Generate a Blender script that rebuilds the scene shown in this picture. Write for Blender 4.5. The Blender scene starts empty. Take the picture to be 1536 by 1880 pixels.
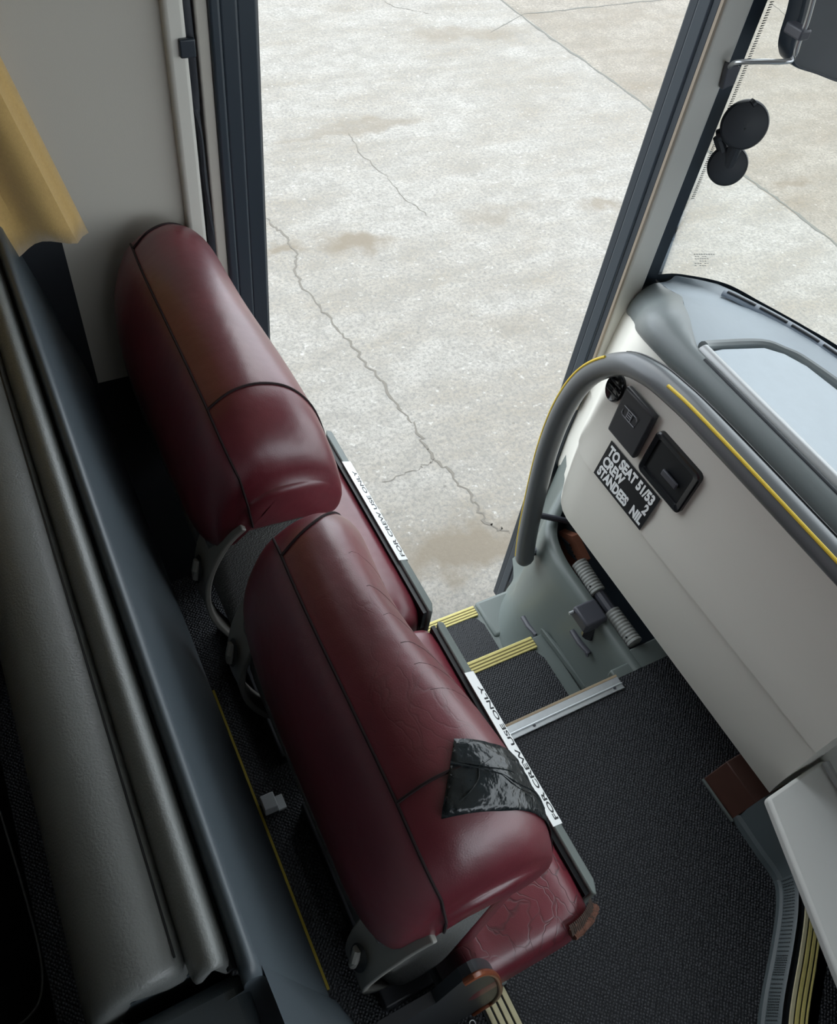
import bpy, bmesh, math, random
from mathutils import Vector, Matrix
random.seed(7)
S = bpy.context.scene
COL = S.collection

# ---------------------------------------------------------------- camera
# world: X = forward along the coach, Y = towards the entrance door, Z = up, crew floor at z = 0 (metres)
CAM = Vector((0, 0, 1.60)); F = 1521.0; CX, CY = 768.0, 940.0
def _n(v): return Vector(v).normalized()
DN = _n((552-CX, 2148-CY, F)); YA = Vector((-560-CX, -1200-CY, F))
YA = (YA - DN*YA.dot(DN)).normalized(); XA = YA.cross(-DN)
R3 = Matrix((XA, YA, -DN))                      # rows: world axes in (right, down, forward)
cd = bpy.data.cameras.new('camera'); cam = bpy.data.objects.new('camera', cd); COL.objects.link(cam)
right, down, fwd = R3 @ Vector((1,0,0)), R3 @ Vector((0,1,0)), R3 @ Vector((0,0,1))
m = Matrix((right, -down, -fwd)).transposed().to_4x4(); m.translation = CAM
cam.matrix_world = m
cd.sensor_fit = 'HORIZONTAL'; cd.sensor_width = 36; cd.lens = F/1536*36; cd.clip_start = .02; cd.clip_end = 300
S.camera = cam
def pt(px, py, ax, val):                         # a measured point: sight line met with a real plane
    r = R3 @ Vector((px-CX, py-CY, F)); t = (val - CAM[ax])/r[ax]
    return CAM + r*t

# ---------------------------------------------------------------- sky, sun, exposure
w = bpy.data.worlds.new('overcast_sky'); S.world = w; w.use_nodes = True
wn = w.node_tree.nodes; bgn = wn['Background']
bgn.inputs[0].default_value = (.86, .93, 1.0, 1); bgn.inputs[1].default_value = 3.0
sl = bpy.data.lights.new('sun', 'SUN'); sl.energy = .35; sl.angle = math.radians(40); sl.color = (1, .95, .86)
so = bpy.data.objects.new('sun', sl); COL.objects.link(so)
so.rotation_euler = Vector((-.30, -.75, -.75)).to_track_quat('-Z', 'Y').to_euler()
S.view_settings.view_transform = 'Standard'; S.view_settings.look = 'None'
S.view_settings.gamma = 1; S.view_settings.exposure = 0.2; S.view_settings.use_curve_mapping = False
S.cycles.max_bounces = 10; S.cycles.diffuse_bounces = 6; S.cycles.transparent_max_bounces = 12

# ---------------------------------------------------------------- helpers
def tag(o, label=None, cat=None, group=None, kind=None):
    if label: o['label'] = label
    if cat: o['category'] = cat
    if group: o['group'] = group
    if kind: o['kind'] = kind
    return o
def empty(name, loc, label, cat, group=None):
    o = bpy.data.objects.new(name, None); o.empty_display_size = .05; COL.objects.link(o); o.location = loc
    bpy.context.view_layer.update()
    return tag(o, label, cat, group)
def link(name, bm, mats, parent=None, smooth=True, bevel=0, angle=35, subsurf=0):
    me = bpy.data.meshes.new(name)
    bmesh.ops.recalc_face_normals(bm, faces=bm.faces)
    bm.to_mesh(me); bm.free()
    for mt in (mats if isinstance(mats, (list, tuple)) else [mats]): me.materials.append(mt)
    o = bpy.data.objects.new(name, me); COL.objects.link(o)
    if bevel:
        b = o.modifiers.new('bevel', 'BEVEL'); b.width = bevel; b.segments = 3; b.limit_method = 'ANGLE'; b.angle_limit = math.radians(40)
    if subsurf:
        s = o.modifiers.new('sub', 'SUBSURF'); s.levels = s.render_levels = subsurf
    if smooth:
        me.polygons.foreach_set('use_smooth', [True]*len(me.polygons))
        try: me.set_sharp_from_angle(angle=math.radians(angle))
        except Exception: pass
    if parent:
        o.parent = parent; o.matrix_parent_inverse = parent.matrix_world.inverted()
    return o
def box(bm, x0, x1, y0, y1, z0, z1, mi=0):
    v = [bm.verts.new((x, y, z)) for x in (x0, x1) for y in (y0, y1) for z in (z0, z1)]
    for f in ((0,1,3,2),(4,6,7,5),(0,4,5,1),(2,3,7,6),(0,2,6,4),(1,5,7,3)):
        fc = bm.faces.new([v[i] for i in f]); fc.material_index = mi
    return v
def Box(name, d, mats, parent=None, bevel=0, **k):
    bm = bmesh.new(); box(bm, *d); return link(name, bm, mats, parent, bevel=bevel, **k)
def prism(bm, pts, off, mi=0):                    # planar polygon given an offset vector of thickness
    off = Vector(off); a = [bm.verts.new(Vector(p)) for p in pts]; b = [bm.verts.new(Vector(p)+off) for p in pts]
    n = len(pts); fs = [bm.faces.new(a), bm.faces.new(list(reversed(b)))]
    for i in range(n): fs.append(bm.faces.new((a[i], b[i], b[(i+1) % n], a[(i+1) % n])))
    for f in fs: f.material_index = mi
def Prism(name, pts, off, mats, parent=None, bevel=0, **k):
    bm = bmesh.new(); prism(bm, pts, off); return link(name, bm, mats, parent, bevel=bevel, **k)
def loft(bm, secs, closed=False, caps=False, mi=0):
    rows = [[bm.verts.new(Vector(p)) for p in s] for s in secs]; n = len(secs[0])
    for a, b in zip(rows, rows[1:]):
        for i in range(n if closed else n-1):
            f = bm.faces.new((a[i], a[(i+1) % n], b[(i+1) % n], b[i])); f.material_index = mi
    if caps: bm.faces.new(rows[0]); bm.faces.new(list(reversed(rows[-1])))
    return rows
def catmull(pts, k=8, closed=False):
    pts = [Vector(p) for p in pts]; n = len(pts); out = []
    for i in range(n if closed else n-1):
        g = lambda j: pts[j % n] if closed else pts[max(0, min(n-1, j))]
        p0, p1, p2, p3 = g(i-1), g(i), g(i+1), g(i+2)
        for s in range(k):
            t = s/k
            out.append(.5*((2*p1)+(p2-p0)*t+(2*p0-5*p1+4*p2-p3)*t*t+(3*p1-p0-3*p2+p3)*t**3))
    if not closed: out.append(pts[-1])
    return out
def tube(bm, path, r, seg=10, up=Vector((0,0,1)), ry=None, caps=True, mi=0):   # elliptical tube: r across, ry along up
    path = [Vector(p) for p in path]; ry = ry or r; rings = []
    for i, p in enumerate(path):
        d = (path[min(i+1, len(path)-1)]-path[max(i-1, 0)]).normalized()
        a = d.cross(up)
        if a.length < 1e-3: a = d.cross(Vector((0,1,.1)))
        a.normalize(); b = a.cross(d).normalized()
        rings.append([p + a*math.cos(t)*r + b*math.sin(t)*ry for t in [2*math.pi*j/seg for j in range(seg)]])
    loft(bm, rings, closed=True, caps=caps, mi=mi)
def Tube(name, path, r, mats, parent=None, **k):
    bm = bmesh.new(); tube(bm, path, r, **k); return link(name, bm, mats, parent)
def disc(bm, c, nrm, r, h, seg=40, prof=None, mi=0):       # lathe about nrm
    nrm = Vector(nrm).normalized(); a = nrm.orthogonal().normalized(); b = nrm.cross(a); c = Vector(c)
    prof = prof or [(0,0),(r*.96,0),(r,h*.2),(r,h*.8),(r*.95,h),(0,h)]
    rings = [[c+nrm*z+(a*math.cos(t)+b*math.sin(t))*max(q,1e-5) for t in [2*math.pi*j/seg for j in range(seg)]] for q, z in prof]
    loft(bm, rings, closed=True, mi=mi); bmesh.ops.remove_doubles(bm, verts=bm.verts, dist=1e-5)
def text(name, body, M, size, mat, parent, sx=1, bold=.0, align='LEFT', ext=.0004, space=1):
    cu = bpy.data.curves.new(name, 'FONT'); cu.body = body; cu.size = size; cu.extrude = ext; cu.offset = bold; cu.align_x = align; cu.space_character = space
    t = bpy.data.objects.new(name+'_curve', cu); COL.objects.link(t); bpy.context.view_layer.update()
    me = bpy.data.meshes.new_from_object(t.evaluated_get(bpy.context.evaluated_depsgraph_get()))
    bpy.data.objects.remove(t); bpy.data.curves.remove(cu)
    me.transform(M @ Matrix.Diagonal((sx, 1, 1, 1))); me.materials.clear(); me.materials.append(mat)
    o = bpy.data.objects.new(name, me); COL.objects.link(o)
    if parent: o.parent = parent; o.matrix_parent_inverse = parent.matrix_world.inverted()
    return o
def frame(o, x, y):                                # matrix with origin o, axes x, y, x cross y
    x = Vector(x).normalized(); y = Vector(y).normalized(); z = x.cross(y)
    M = Matrix((x, y, z)).transposed().to_4x4(); M.translation = Vector(o); return M

# ---------------------------------------------------------------- materials
def mat(name, col, rough=.5, metal=0, spec=.5, bump=None, var=None, coat=0, sheen=0):
    """bump = (scale, strength, distance[, kind]); var = (scale, amount)"""
    M = bpy.data.materials.new(name); M.use_nodes = True; nt = M.node_tree; N = nt.nodes; L = nt.links
    b = N['Principled BSDF']; b.inputs['Base Color'].default_value = (*col, 1); b.inputs['Roughness'].default_value = rough
    b.inputs['Metallic'].default_value = metal; b.inputs['Specular IOR Level'].default_value = spec
    b.inputs['Coat Weight'].default_value = coat; b.inputs['Coat Roughness'].default_value = .25
    if sheen: b.inputs['Sheen Weight'].default_value = sheen
    tc = N.new('ShaderNodeTexCoord')
    if var:
        no = N.new('ShaderNodeTexNoise'); no.inputs['Scale'].default_value = var[0]; no.inputs['Detail'].default_value = 5
        L.new(tc.outputs['Object'], no.inputs['Vector'])
        mx = N.new('ShaderNodeMix'); mx.data_type = 'RGBA'
        mx.inputs[6].default_value = (*[c*(1-var[1]) for c in col], 1); mx.inputs[7].default_value = (*[min(1, c*(1+var[1])) for c in col], 1)
        L.new(no.outputs['Fac'], mx.inputs[0]); L.new(mx.outputs[2], b.inputs['Base Color'])
    if bump:
        kind = bump[3] if len(bump) > 3 else 'noise'
        if kind == 'noise':
            t = N.new('ShaderNodeTexNoise'); t.inputs['Detail'].default_value = 3
        else:
            t = N.new('ShaderNodeTexVoronoi'); t.feature = 'DISTANCE_TO_EDGE' if kind == 'cells' else 'F1'
        t.inputs['Scale'].default_value = bump[0]; L.new(tc.outputs['Object'], t.inputs['Vector'])
        bp = N.new('ShaderNodeBump'); bp.inputs['Strength'].default_value = bump[1]; bp.inputs['Distance'].default_value = bump[2]
        L.new(t.outputs[0], bp.inputs['Height']); L.new(bp.outputs[0], b.inputs['Normal'])
    return M
M_beige  = mat('beige_plastic', (.72,.705,.635), .55, bump=(900,.15,.0004))
M_beige2 = mat('beige_console', (.66,.67,.64), .45)
M_wall   = mat('beige_wall_lining', (.46,.44,.39), .7, bump=(700,.2,.0004))
M_ridge  = mat('pale_trim', (.58,.57,.52), .5)
M_green  = mat('grey_green_moulding', (.135,.160,.150), .38, bump=(600,.15,.0004), var=(6,.10))
M_shoul  = mat('grey_dash_rim', (.15,.17,.17), .42, bump=(900,.2,.0004))
M_dtop   = mat('dash_top_grey', (.25,.30,.34), .45, bump=(900,.15,.0003), var=(40,.05))
M_kerb   = mat('kerb_grey', (.085,.105,.11), .45)
M_lid    = mat('pale_tray_lid', (.44,.50,.54), .38, bump=(25,.25,.002), var=(30,.06))
M_silver = mat('silver_lid_edge', (.42,.43,.43), .35, metal=.3)
M_black  = mat('black_plastic', (.022,.024,.028), .4)
M_gloss  = mat('gloss_black', (.012,.013,.015), .15)
M_rubber = mat('black_rubber', (.015,.019,.024), .55)
M_frame  = mat('door_seal_rubber', (.018,.027,.038), .38)
M_frame2 = mat('door_frame_dark', (.03,.042,.055), .33)
M_rail   = mat('handrail_grey', (.115,.125,.13), .3)
M_yell   = mat('yellow_stripe', (.72,.52,.05), .5)
M_nosey  = mat('yellow_nosing', (.64,.56,.20), .55, var=(60,.2))
M_nosep  = mat('cream_nosing', (.62,.57,.36), .55, var=(60,.2))
M_alu    = mat('aluminium', (.62,.66,.68), .42, metal=.75, var=(60,.12))
M_brown  = mat('brown_trim', (.065,.028,.020), .45, var=(30,.2))
M_brown2 = mat('chestnut_piping', (.18,.05,.02), .3, var=(40,.4))
M_pad    = mat('slate_padding', (.062,.078,.090), .38, bump=(1400,.25,.0006), var=(8,.1))
M_padl   = mat('soft_grey_leatherette', (.17,.178,.172), .36, bump=(500,.5,.001), var=(12,.15))
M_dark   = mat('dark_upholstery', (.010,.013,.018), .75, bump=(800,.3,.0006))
M_felt   = mat('grey_felt', (.065,.07,.066), .95, bump=(380,1,.003), sheen=.3, var=(200,.4))
M_handle = mat('seat_handle_plastic', (.24,.235,.215), .45, bump=(500,.1,.0005))
M_curt   = mat('mustard_curtain', (.50,.33,.115), .9, bump=(1200,.5,.0008), sheen=.4, var=(300,.12))
M_white  = mat('white_label', (.88,.91,.90), .4)
M_ink    = mat('black_ink', (.008,.010,.012), .4)
M_print  = mat('grey_print', (.22,.23,.22), .6)
M_seam   = mat('seam_thread', (.012,.003,.004), .9)
M_pale   = mat('ribbed_grip_grey', (.30,.31,.29), .5)
M_charc  = mat('charcoal_clamp', (.06,.062,.075), .42)
M_body   = mat('bus_shell', (.10,.105,.11), .8)
M_roof   = mat('roof_lining', (.72,.71,.68), .9)
M_white2 = mat('white_bracket', (.55,.58,.60), .4)
M_torn   = mat('torn_backing', (.16,.07,.045), .9, bump=(500,.9,.003), var=(120,.5))
M_mirror   = mat('dusty_mirror_reflection', (.075,.08,.085), .35, var=(7,.25), bump=(30,.1,.001))  # dust, plus the reflected dark interior put into the colour

def leather(name, crackfac):
    M = bpy.data.materials.new(name); M.use_nodes = True; nt = M.node_tree; N = nt.nodes; L = nt.links
    b = N['Principled BSDF']; b.inputs['Roughness'].default_value = .40; b.inputs['Specular IOR Level'].default_value = .8; b.inputs['Coat Weight'].default_value = .35; b.inputs['Coat Roughness'].default_value = .30
    tc = N.new('ShaderNodeTexCoord')
    no = N.new('ShaderNodeTexNoise'); no.inputs['Scale'].default_value = 9; no.inputs['Detail'].default_value = 6; L.new(tc.outputs['Object'], no.inputs['Vector'])
    cr = N.new('ShaderNodeValToRGB'); cr.color_ramp.elements[0].position = .3; cr.color_ramp.elements[1].position = .75
    cr.color_ramp.elements[0].color = (.105,.010,.018,1); cr.color_ramp.elements[1].color = (.155,.017,.028,1)
    L.new(no.outputs['Fac'], cr.inputs[0])
    # fine grain
    g = N.new('ShaderNodeTexVoronoi'); g.feature = 'DISTANCE_TO_EDGE'; g.inputs['Scale'].default_value = 420; L.new(tc.outputs['Object'], g.inputs['Vector'])
    # larger creases, warped, only in worn patches
    wn_ = N.new('ShaderNodeTexNoise'); wn_.inputs['Scale'].default_value = 14; wn_.inputs['Detail'].default_value = 3; L.new(tc.outputs['Object'], wn_.inputs['Vector'])
    add = N.new('ShaderNodeMix'); add.data_type = 'VECTOR'; add.inputs[0].default_value = .09
    L.new(tc.outputs['Object'], add.inputs[4]); L.new(wn_.outputs['Color'], add.inputs[5])
    mp = N.new('ShaderNodeMapping'); mp.inputs['Scale'].default_value = (1.9,.75,1); mp.inputs['Rotation'].default_value = (0,0,.5); L.new(add.outputs[1], mp.inputs['Vector'])
    c = N.new('ShaderNodeTexVoronoi'); c.feature = 'DISTANCE_TO_EDGE'; c.inputs['Scale'].default_value = 26; L.new(mp.outputs[0], c.inputs['Vector'])
    ce = N.new('ShaderNodeMapRange'); ce.inputs[1].default_value = 0; ce.inputs[2].default_value = .05; ce.inputs[3].default_value = 1; ce.inputs[4].default_value = 0; L.new(c.outputs[0], ce.inputs[0])
    m2 = N.new('ShaderNodeTexNoise'); m2.inputs['Scale'].default_value = 7; m2.inputs['Detail'].default_value = 2; L.new(tc.outputs['Object'], m2.inputs['Vector'])
    mr = N.new('ShaderNodeMapRange'); mr.inputs[1].default_value = .62-.25*crackfac; mr.inputs[2].default_value = .75-.2*crackfac; L.new(m2.outputs['Fac'], mr.inputs[0])
    mul = N.new('ShaderNodeMath'); mul.operation = 'MULTIPLY'; L.new(ce.outputs[0], mul.inputs[0]); L.new(mr.outputs[0], mul.inputs[1])
    dk = N.new('ShaderNodeMix'); dk.data_type = 'RGBA'; L.new(cr.outputs[0], dk.inputs[6]); dk.inputs[7].default_value = (.03,.006,.008,1)
    mm = N.new('ShaderNodeMath'); mm.operation = 'MULTIPLY'; mm.inputs[1].default_value = .75*crackfac; L.new(mul.outputs[0], mm.inputs[0]); L.new(mm.outputs[0], dk.inputs[0])
    L.new(dk.outputs[2], b.inputs['Base Color'])
    b1 = N.new('ShaderNodeBump'); b1.inputs['Strength'].default_value = .22; b1.inputs['Distance'].default_value = .0006; L.new(g.outputs[0], b1.inputs['Height'])
    b2 = N.new('ShaderNodeBump'); b2.invert = True; b2.inputs['Strength'].default_value = .28*crackfac+.01; b2.inputs['Distance'].default_value = .0015; L.new(mul.outputs[0], b2.inputs['Height']); L.new(b1.outputs[0], b2.inputs['Normal'])
    b3 = N.new('ShaderNodeBump'); b3.inputs['Strength'].default_value = .25; b3.inputs['Distance'].default_value = .012; L.new(wn_.outputs['Fac'], b3.inputs['Height']); L.new(b2.outputs[0], b3.inputs['Normal'])
    L.new(b3.outputs[0], b.inputs['Normal'])
    return M
M_red = leather('oxblood_leather', .15); M_redw = leather('oxblood_leather_worn', .30); M_redc = leather('oxblood_leather_cracked', 1.0)

def mat_floor():
    M = mat('ribbed_rubber_floor', (.012,.014,.018), .6); nt = M.node_tree; N = nt.nodes; L = nt.links; b = N['Principled BSDF']
    tc = N.new('ShaderNodeTexCoord'); mp = N.new('ShaderNodeMapping'); mp.inputs['Rotation'].default_value = (0,0,.785); L.new(tc.outputs['Object'], mp.inputs['Vector'])
    v = N.new('ShaderNodeTexVoronoi'); v.inputs['Scale'].default_value = 185; v.inputs['Randomness'].default_value = .35; L.new(mp.outputs[0], v.inputs['Vector'])
    r = N.new('ShaderNodeMapRange'); r.inputs[1].default_value = .15; r.inputs[2].default_value = .55; r.inputs[3].default_value = 1; r.inputs[4].default_value = 0; L.new(v.outputs['Distance'], r.inputs[0])
    no = N.new('ShaderNodeTexNoise'); no.inputs['Scale'].default_value = 45; no.inputs['Detail'].default_value = 8; L.new(tc.outputs['Object'], no.inputs['Vector'])
    mu = N.new('ShaderNodeMath'); mu.operation = 'MULTIPLY'; L.new(r.outputs[0], mu.inputs[0]); L.new(no.outputs['Fac'], mu.inputs[1])
    mx = N.new('ShaderNodeMix'); mx.data_type = 'RGBA'; mx.inputs[6].default_value = (.007,.009,.012,1); mx.inputs[7].default_value = (.068,.071,.080,1); L.new(mu.outputs[0], mx.inputs[0])
    sp = N.new('ShaderNodeTexVoronoi'); sp.inputs['Scale'].default_value = 60; L.new(tc.outputs['Object'], sp.inputs['Vector'])
    sr = N.new('ShaderNodeMapRange'); sr.inputs[1].default_value = .05; sr.inputs[2].default_value = .02; L.new(sp.outputs['Distance'], sr.inputs[0])
    s2 = N.new('ShaderNodeMath'); s2.operation = 'MULTIPLY'; s2.inputs[1].default_value = .35; L.new(sr.outputs[0], s2.inputs[0])
    mx2 = N.new('ShaderNodeMix'); mx2.data_type = 'RGBA'; mx2.inputs[7].default_value = (.4,.4,.38,1); L.new(mx.outputs[2], mx2.inputs[6]); L.new(s2.outputs[0], mx2.inputs[0])
    L.new(mx2.outputs[2], b.inputs['Base Color'])
    bp = N.new('ShaderNodeBump'); bp.inputs['Strength'].default_value = .8; bp.inputs['Distance'].default_value = .002; L.new(r.outputs[0], bp.inputs['Height']); L.new(bp.outputs[0], b.inputs['Normal'])
    return M
M_floor = mat_floor()

def mat_ground(name, base):
    M = mat(name, base, .9); nt = M.node_tree; N = nt.nodes; L = nt.links; b = N['Principled BSDF']
    tc = N.new('ShaderNodeTexCoord')
    def noise(scale, det, vec=None, ro=.6):
        n = N.new('ShaderNodeTexNoise'); n.inputs['Scale'].default_value = scale; n.inputs['Detail'].default_value = det; n.inputs['Roughness'].default_value = ro
        L.new(vec or tc.outputs['Object'], n.inputs['Vector']); return n.outputs['Fac']
    def rng(v, a, b_, c=0, d=1):
        r = N.new('ShaderNodeMapRange'); r.inputs[1].default_value = a; r.inputs[2].default_value = b_; r.inputs[3].default_value = c; r.inputs[4].default_value = d; L.new(v, r.inputs[0]); return r.outputs[0]
    def mix(fac, a, col):
        x = N.new('ShaderNodeMix'); x.data_type = 'RGBA'; L.new(fac, x.inputs[0])
        if isinstance(a, tuple): x.inputs[6].default_value = (*a, 1)
        else: L.new(a, x.inputs[6])
        x.inputs[7].default_value = (*col, 1); return x.outputs[2]
    mp = N.new('ShaderNodeMapping'); mp.inputs['Scale'].default_value = (1, 2.6, 1); mp.inputs['Rotation'].default_value = (0,0,.1); L.new(tc.outputs['Object'], mp.inputs['Vector'])
    k = base
    c = mix(rng(noise(1.6, 7, mp.outputs[0]), .40, .68, 0, .85), k, (k[0]*.66, k[1]*.60, k[2]*.51))
    c = mix(rng(noise(9, 9, None, .75), .40, .68, 0, .85), c, (k[0]*.64, k[1]*.63, k[2]*.61))
    c = mix(rng(noise(60, 6, None, .8), .44, .62, 0, .85), c, (k[0]*.48, k[1]*.49, k[2]*.50))
    c = mix(rng(noise(38, 4), .62, .74, 0, .8), c, (k[0]*1.25, k[1]*1.27, k[2]*1.3))
    v = N.new('ShaderNodeTexVoronoi'); v.inputs['Scale'].default_value = 11; L.new(tc.outputs['Object'], v.inputs['Vector'])
    c = mix(rng(v.outputs['Distance'], .10, .03, 0, .6), c, (k[0]*.35, k[1]*.34, k[2]*.33))
    # brown dirt stains of a fixed place
    sx = N.new('ShaderNodeSeparateXYZ'); wv = N.new('ShaderNodeTexNoise'); wv.inputs['Scale'].default_value = 6; wv.inputs['Detail'].default_value = 5; L.new(tc.outputs['Object'], wv.inputs['Vector'])
    wm = N.new('ShaderNodeVectorMath'); wm.operation = 'MULTIPLY_ADD'; wm.inputs[1].default_value = (.35,.35,0); L.new(wv.outputs['Color'], wm.inputs[0]); L.new(tc.outputs['Object'], wm.inputs[2])
    for (px, py, rx, ry, amt) in [(650,448,.20,.11,.8), (508,458,.10,.06,.7), (1105,372,.15,.07,.6), (850,1005,.42,.10,.75), (905,390,.22,.07,.35), (690,230,.35,.07,.45), (860,60,.5,.10,.45), (560,250,.3,.04,.3), (940,590,.2,.06,.15), (1460,340,.15,.07,.5)]:
        p = pt(px, py, 2, GZ)
        o = N.new('ShaderNodeVectorMath'); o.operation = 'SUBTRACT'; L.new(wm.outputs[0], o.inputs[0]); o.inputs[1].default_value = (p.x+.175, p.y+.175, GZ)
        q = N.new('ShaderNodeVectorMath'); q.operation = 'MULTIPLY'; L.new(o.outputs[0], q.inputs[0]); q.inputs[1].default_value = (1/rx, 1/ry, 0)
        ln = N.new('ShaderNodeVectorMath'); ln.operation = 'LENGTH'; L.new(q.outputs[0], ln.inputs[0])
        c = mix(rng(ln.outputs['Value'], 1.25, .45, 0, min(1,amt*1.15)), c, (k[0]*.50, k[1]*.44, k[2]*.36))
    L.new(c, b.inputs['Base Color'])
    bp = N.new('ShaderNodeBump'); bp.inputs['Strength'].default_value = .5; bp.inputs['Distance'].default_value = .004; L.new(noise(70, 6, None, .7), bp.inputs['Height']); L.new(bp.outputs[0], b.inputs['Normal'])
    return M
GZ = -.80
M_gr = mat_ground('pale_concrete', (.335,.318,.283)); M_gr2 = mat_ground('tan_concrete', (.285,.257,.213))
M_crack = mat('crack_shadow_dirt', (.15,.137,.115), .95)
M_joint = mat('expansion_joint', (.14,.138,.12), .95)

def mat_glass():
    M = bpy.data.materials.new('clear_glass'); M.use_nodes = True; nt = M.node_tree; N = nt.nodes; L = nt.links
    N.remove(N['Principled BSDF']); out = N['Material Output']
    t = N.new('ShaderNodeBsdfTransparent'); t.inputs[0].default_value = (.95,.96,.94,1)
    g = N.new('ShaderNodeBsdfGlossy'); g.inputs['Roughness'].default_value = .02
    fr = N.new('ShaderNodeFresnel'); fr.inputs['IOR'].default_value = 1.3
    mx = N.new('ShaderNodeMixShader'); L.new(fr.outputs[0], mx.inputs[0]); L.new(t.outputs[0], mx.inputs[1]); L.new(g.outputs[0], mx.inputs[2]); L.new(mx.outputs[0], out.inputs[0])
    return M
M_glass = mat_glass()

# ---------------------------------------------------------------- ground
def G(px, py): p = pt(px, py, 2, GZ); return Vector((p.x, p.y, 0))
j0, j1 = G(920, 0), G(1536, 450)                     # the long joint between the two slabs
d = (j1-j0).normalized(); A = j0 - d*25; B = j1 + d*25; nn = Vector((-d.y, d.x, 0))
if nn.y < 0: nn = -nn
bm = bmesh.new()
def quad(pts, mi, z): 
    f = bm.faces.new([bm.verts.new((p.x, p.y, z)) for p in pts]); f.material_index = mi
    if f.normal.z < 0: f.normal_flip()
quad([A, B, B-nn*25, A-nn*25], 0, GZ); quad([A, B, B+nn*25, A+nn*25], 1, GZ)
def ribbon(pts, w0, mi, z, jit=.012, sub=8):
    path = []
    for a, b in zip(pts, pts[1:]):
        for s in range(sub): path.append(a.lerp(b, s/sub)+Vector((random.uniform(-jit,jit), random.uniform(-jit,jit), 0)))
    path.append(pts[-1]); prev = None
    for i, p in enumerate(path):
        t = (path[min(i+1,len(path)-1)]-path[max(0,i-1)]).normalized(); q = Vector((-t.y,t.x,0)); ww = w0*random.uniform(.35,1.3)
        if i in (0, len(path)-1): ww *= .2
        c = (bm.verts.new((p+q*ww).to_3d()+Vector((0,0,z))), bm.verts.new((p-q*ww).to_3d()+Vector((0,0,z))))
        if prev: f = bm.faces.new((prev[0],prev[1],c[1],c[0])); f.material_index = mi
        prev = c
ribbon([G(*p) for p in [(488,398),(515,425),(545,465),(541,505),(580,558),(620,600),(650,640),(690,690),(730,740),(763,785),(790,835),(835,878),(870,920),(893,962),(935,980)]], .0052, 2, GZ+.0015)
ribbon([G(*p) for p in [(795,845),(760,862),(700,885)]], .0018, 2, GZ+.0015)
ribbon([G(*p) for p in [(640,245),(665,285),(715,330),(750,370),(790,400)]], .0022, 2, GZ+.0015)
ribbon([G(*p) for p in [(1385,-40),(1410,0),(1450,35),(1500,60)]], .006, 2, GZ+.0015)
ribbon([G(*p) for p in [(700,0),(730,15),(790,25)]], .0028, 2, GZ+.0015)
ribbon([G(*p) for p in [(895,-18),(920,0),(1000,62),(1100,132),(1200,206),(1370,325),(1440,375),(1536,450),(1640,530)]], .011, 3, GZ+.0015, .008)
ribbon([G(*p) for p in [(960,26),(1060,16),(1190,2),(1400,-20)]], .007, 3, GZ+.0015, .008)
ribbon([G(*p) for p in [(960,26),(900,60)]], .004, 3, GZ+.0015, .004)
g = link('ground', bm, [M_gr, M_gr2, M_crack, M_joint], smooth=False); tag(g, 'pale weathered concrete apron with joints and a long crack', 'ground', kind='structure')

# ---------------------------------------------------------------- bus shell
def struct(name, bm, mats, label, cat='wall', **k):
    return tag(link(name, bm, mats, **k), label, cat, kind='structure')
def sbox(name, boxes, mats, label, cat='wall', **k):
    bm = bmesh.new()
    for b in boxes: box(bm, *b)
    return struct(name, bm, mats, label, cat, **k)
SX0, SX1, SY = .40, .965, .475                        # stairwell: x range and inner edge
sbox('floor', [(-4,1.35,-1.3,SY,-.05,0), (-4,SX0,SY,1.10,-.05,0)], M_floor, 'black dotted rubber floor of the coach entrance', 'floor')
sbox('ceiling', [(-4,1.75,-1.35,1.16,2.15,2.2)], M_roof, 'roof lining of the coach', 'ceiling')
sbox('wall_rear', [(-4.05,-4,-1.35,1.16,-.05,2.2)], M_body, 'dark partition at the back')
sbox('wall_right', [(-4,1.4,-1.35,-1.3,-.7,.95), (-4,1.4,-1.35,-1.3,1.85,2.2), (-4,.1,-1.35,-1.3,.95,1.85)], M_body, 'unseen driver side wall with a window opening sized for the interior light')  # out of view; opening sized to set how much light enters
# left wall: below the passenger window, the lining beside the door, and above the door
sbox('wall_left_lower', [(-4,.085,1.085,1.16,-.75,.93), (.085,.258,1.090,1.16,0,.62), (-4,-.02,1.085,1.16,1.9,2.2), (-4,-.5,1.085,1.16,.93,1.9)], M_dark, 'dark lower side wall below the passenger window, with shade painted dark below the lining')  # box below lining painted dark as shade; rear window closed to cut light
sbox('wall_left', [(-.02,.085,1.085,1.16,.93,2.2), (.085,.272,1.085,1.16,.62,2.2), (.272,1.2,1.085,1.16,1.86,2.2)], M_wall, 'beige lining panel beside the entrance door')
bm = bmesh.new(); box(bm, .272,.386,1.10,1.16,-.75,1.86); box(bm,.085,.272,1.12,1.16,-.75,0); struct('wall_door_side', bm, M_body, 'dark body wall behind the door post')
sbox('wall_front', [(1.30,1.9,-1.35,1.14,1.86,2.2)], M_body, 'body panel above the windscreen')
# rear door post: pale ridge, grey strip, dark rubber frame
sbox('trim_1', [(.258,.284,1.070,1.10,0,1.9)], M_ridge, 'pale vertical ridge at the edge of the lining panel', 'trim', bevel=.006)
sbox('trim_2', [(.297,.3135,1.075,1.10,0,1.9)], M_wall, 'grey vertical strip next to the dark door rubber', 'trim', bevel=.003)
bm = bmesh.new(); box(bm,.3135,.328,1.070,1.15,-.62,1.9); box(bm,.328,.352,1.076,1.15,-.62,1.9); box(bm,.352,.380,1.084,1.15,-.62,1.9)
struct('trim_3', bm, [M_frame2], 'dark rubber frame on the rear side of the doorway', 'trim', bevel=.004)
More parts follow.
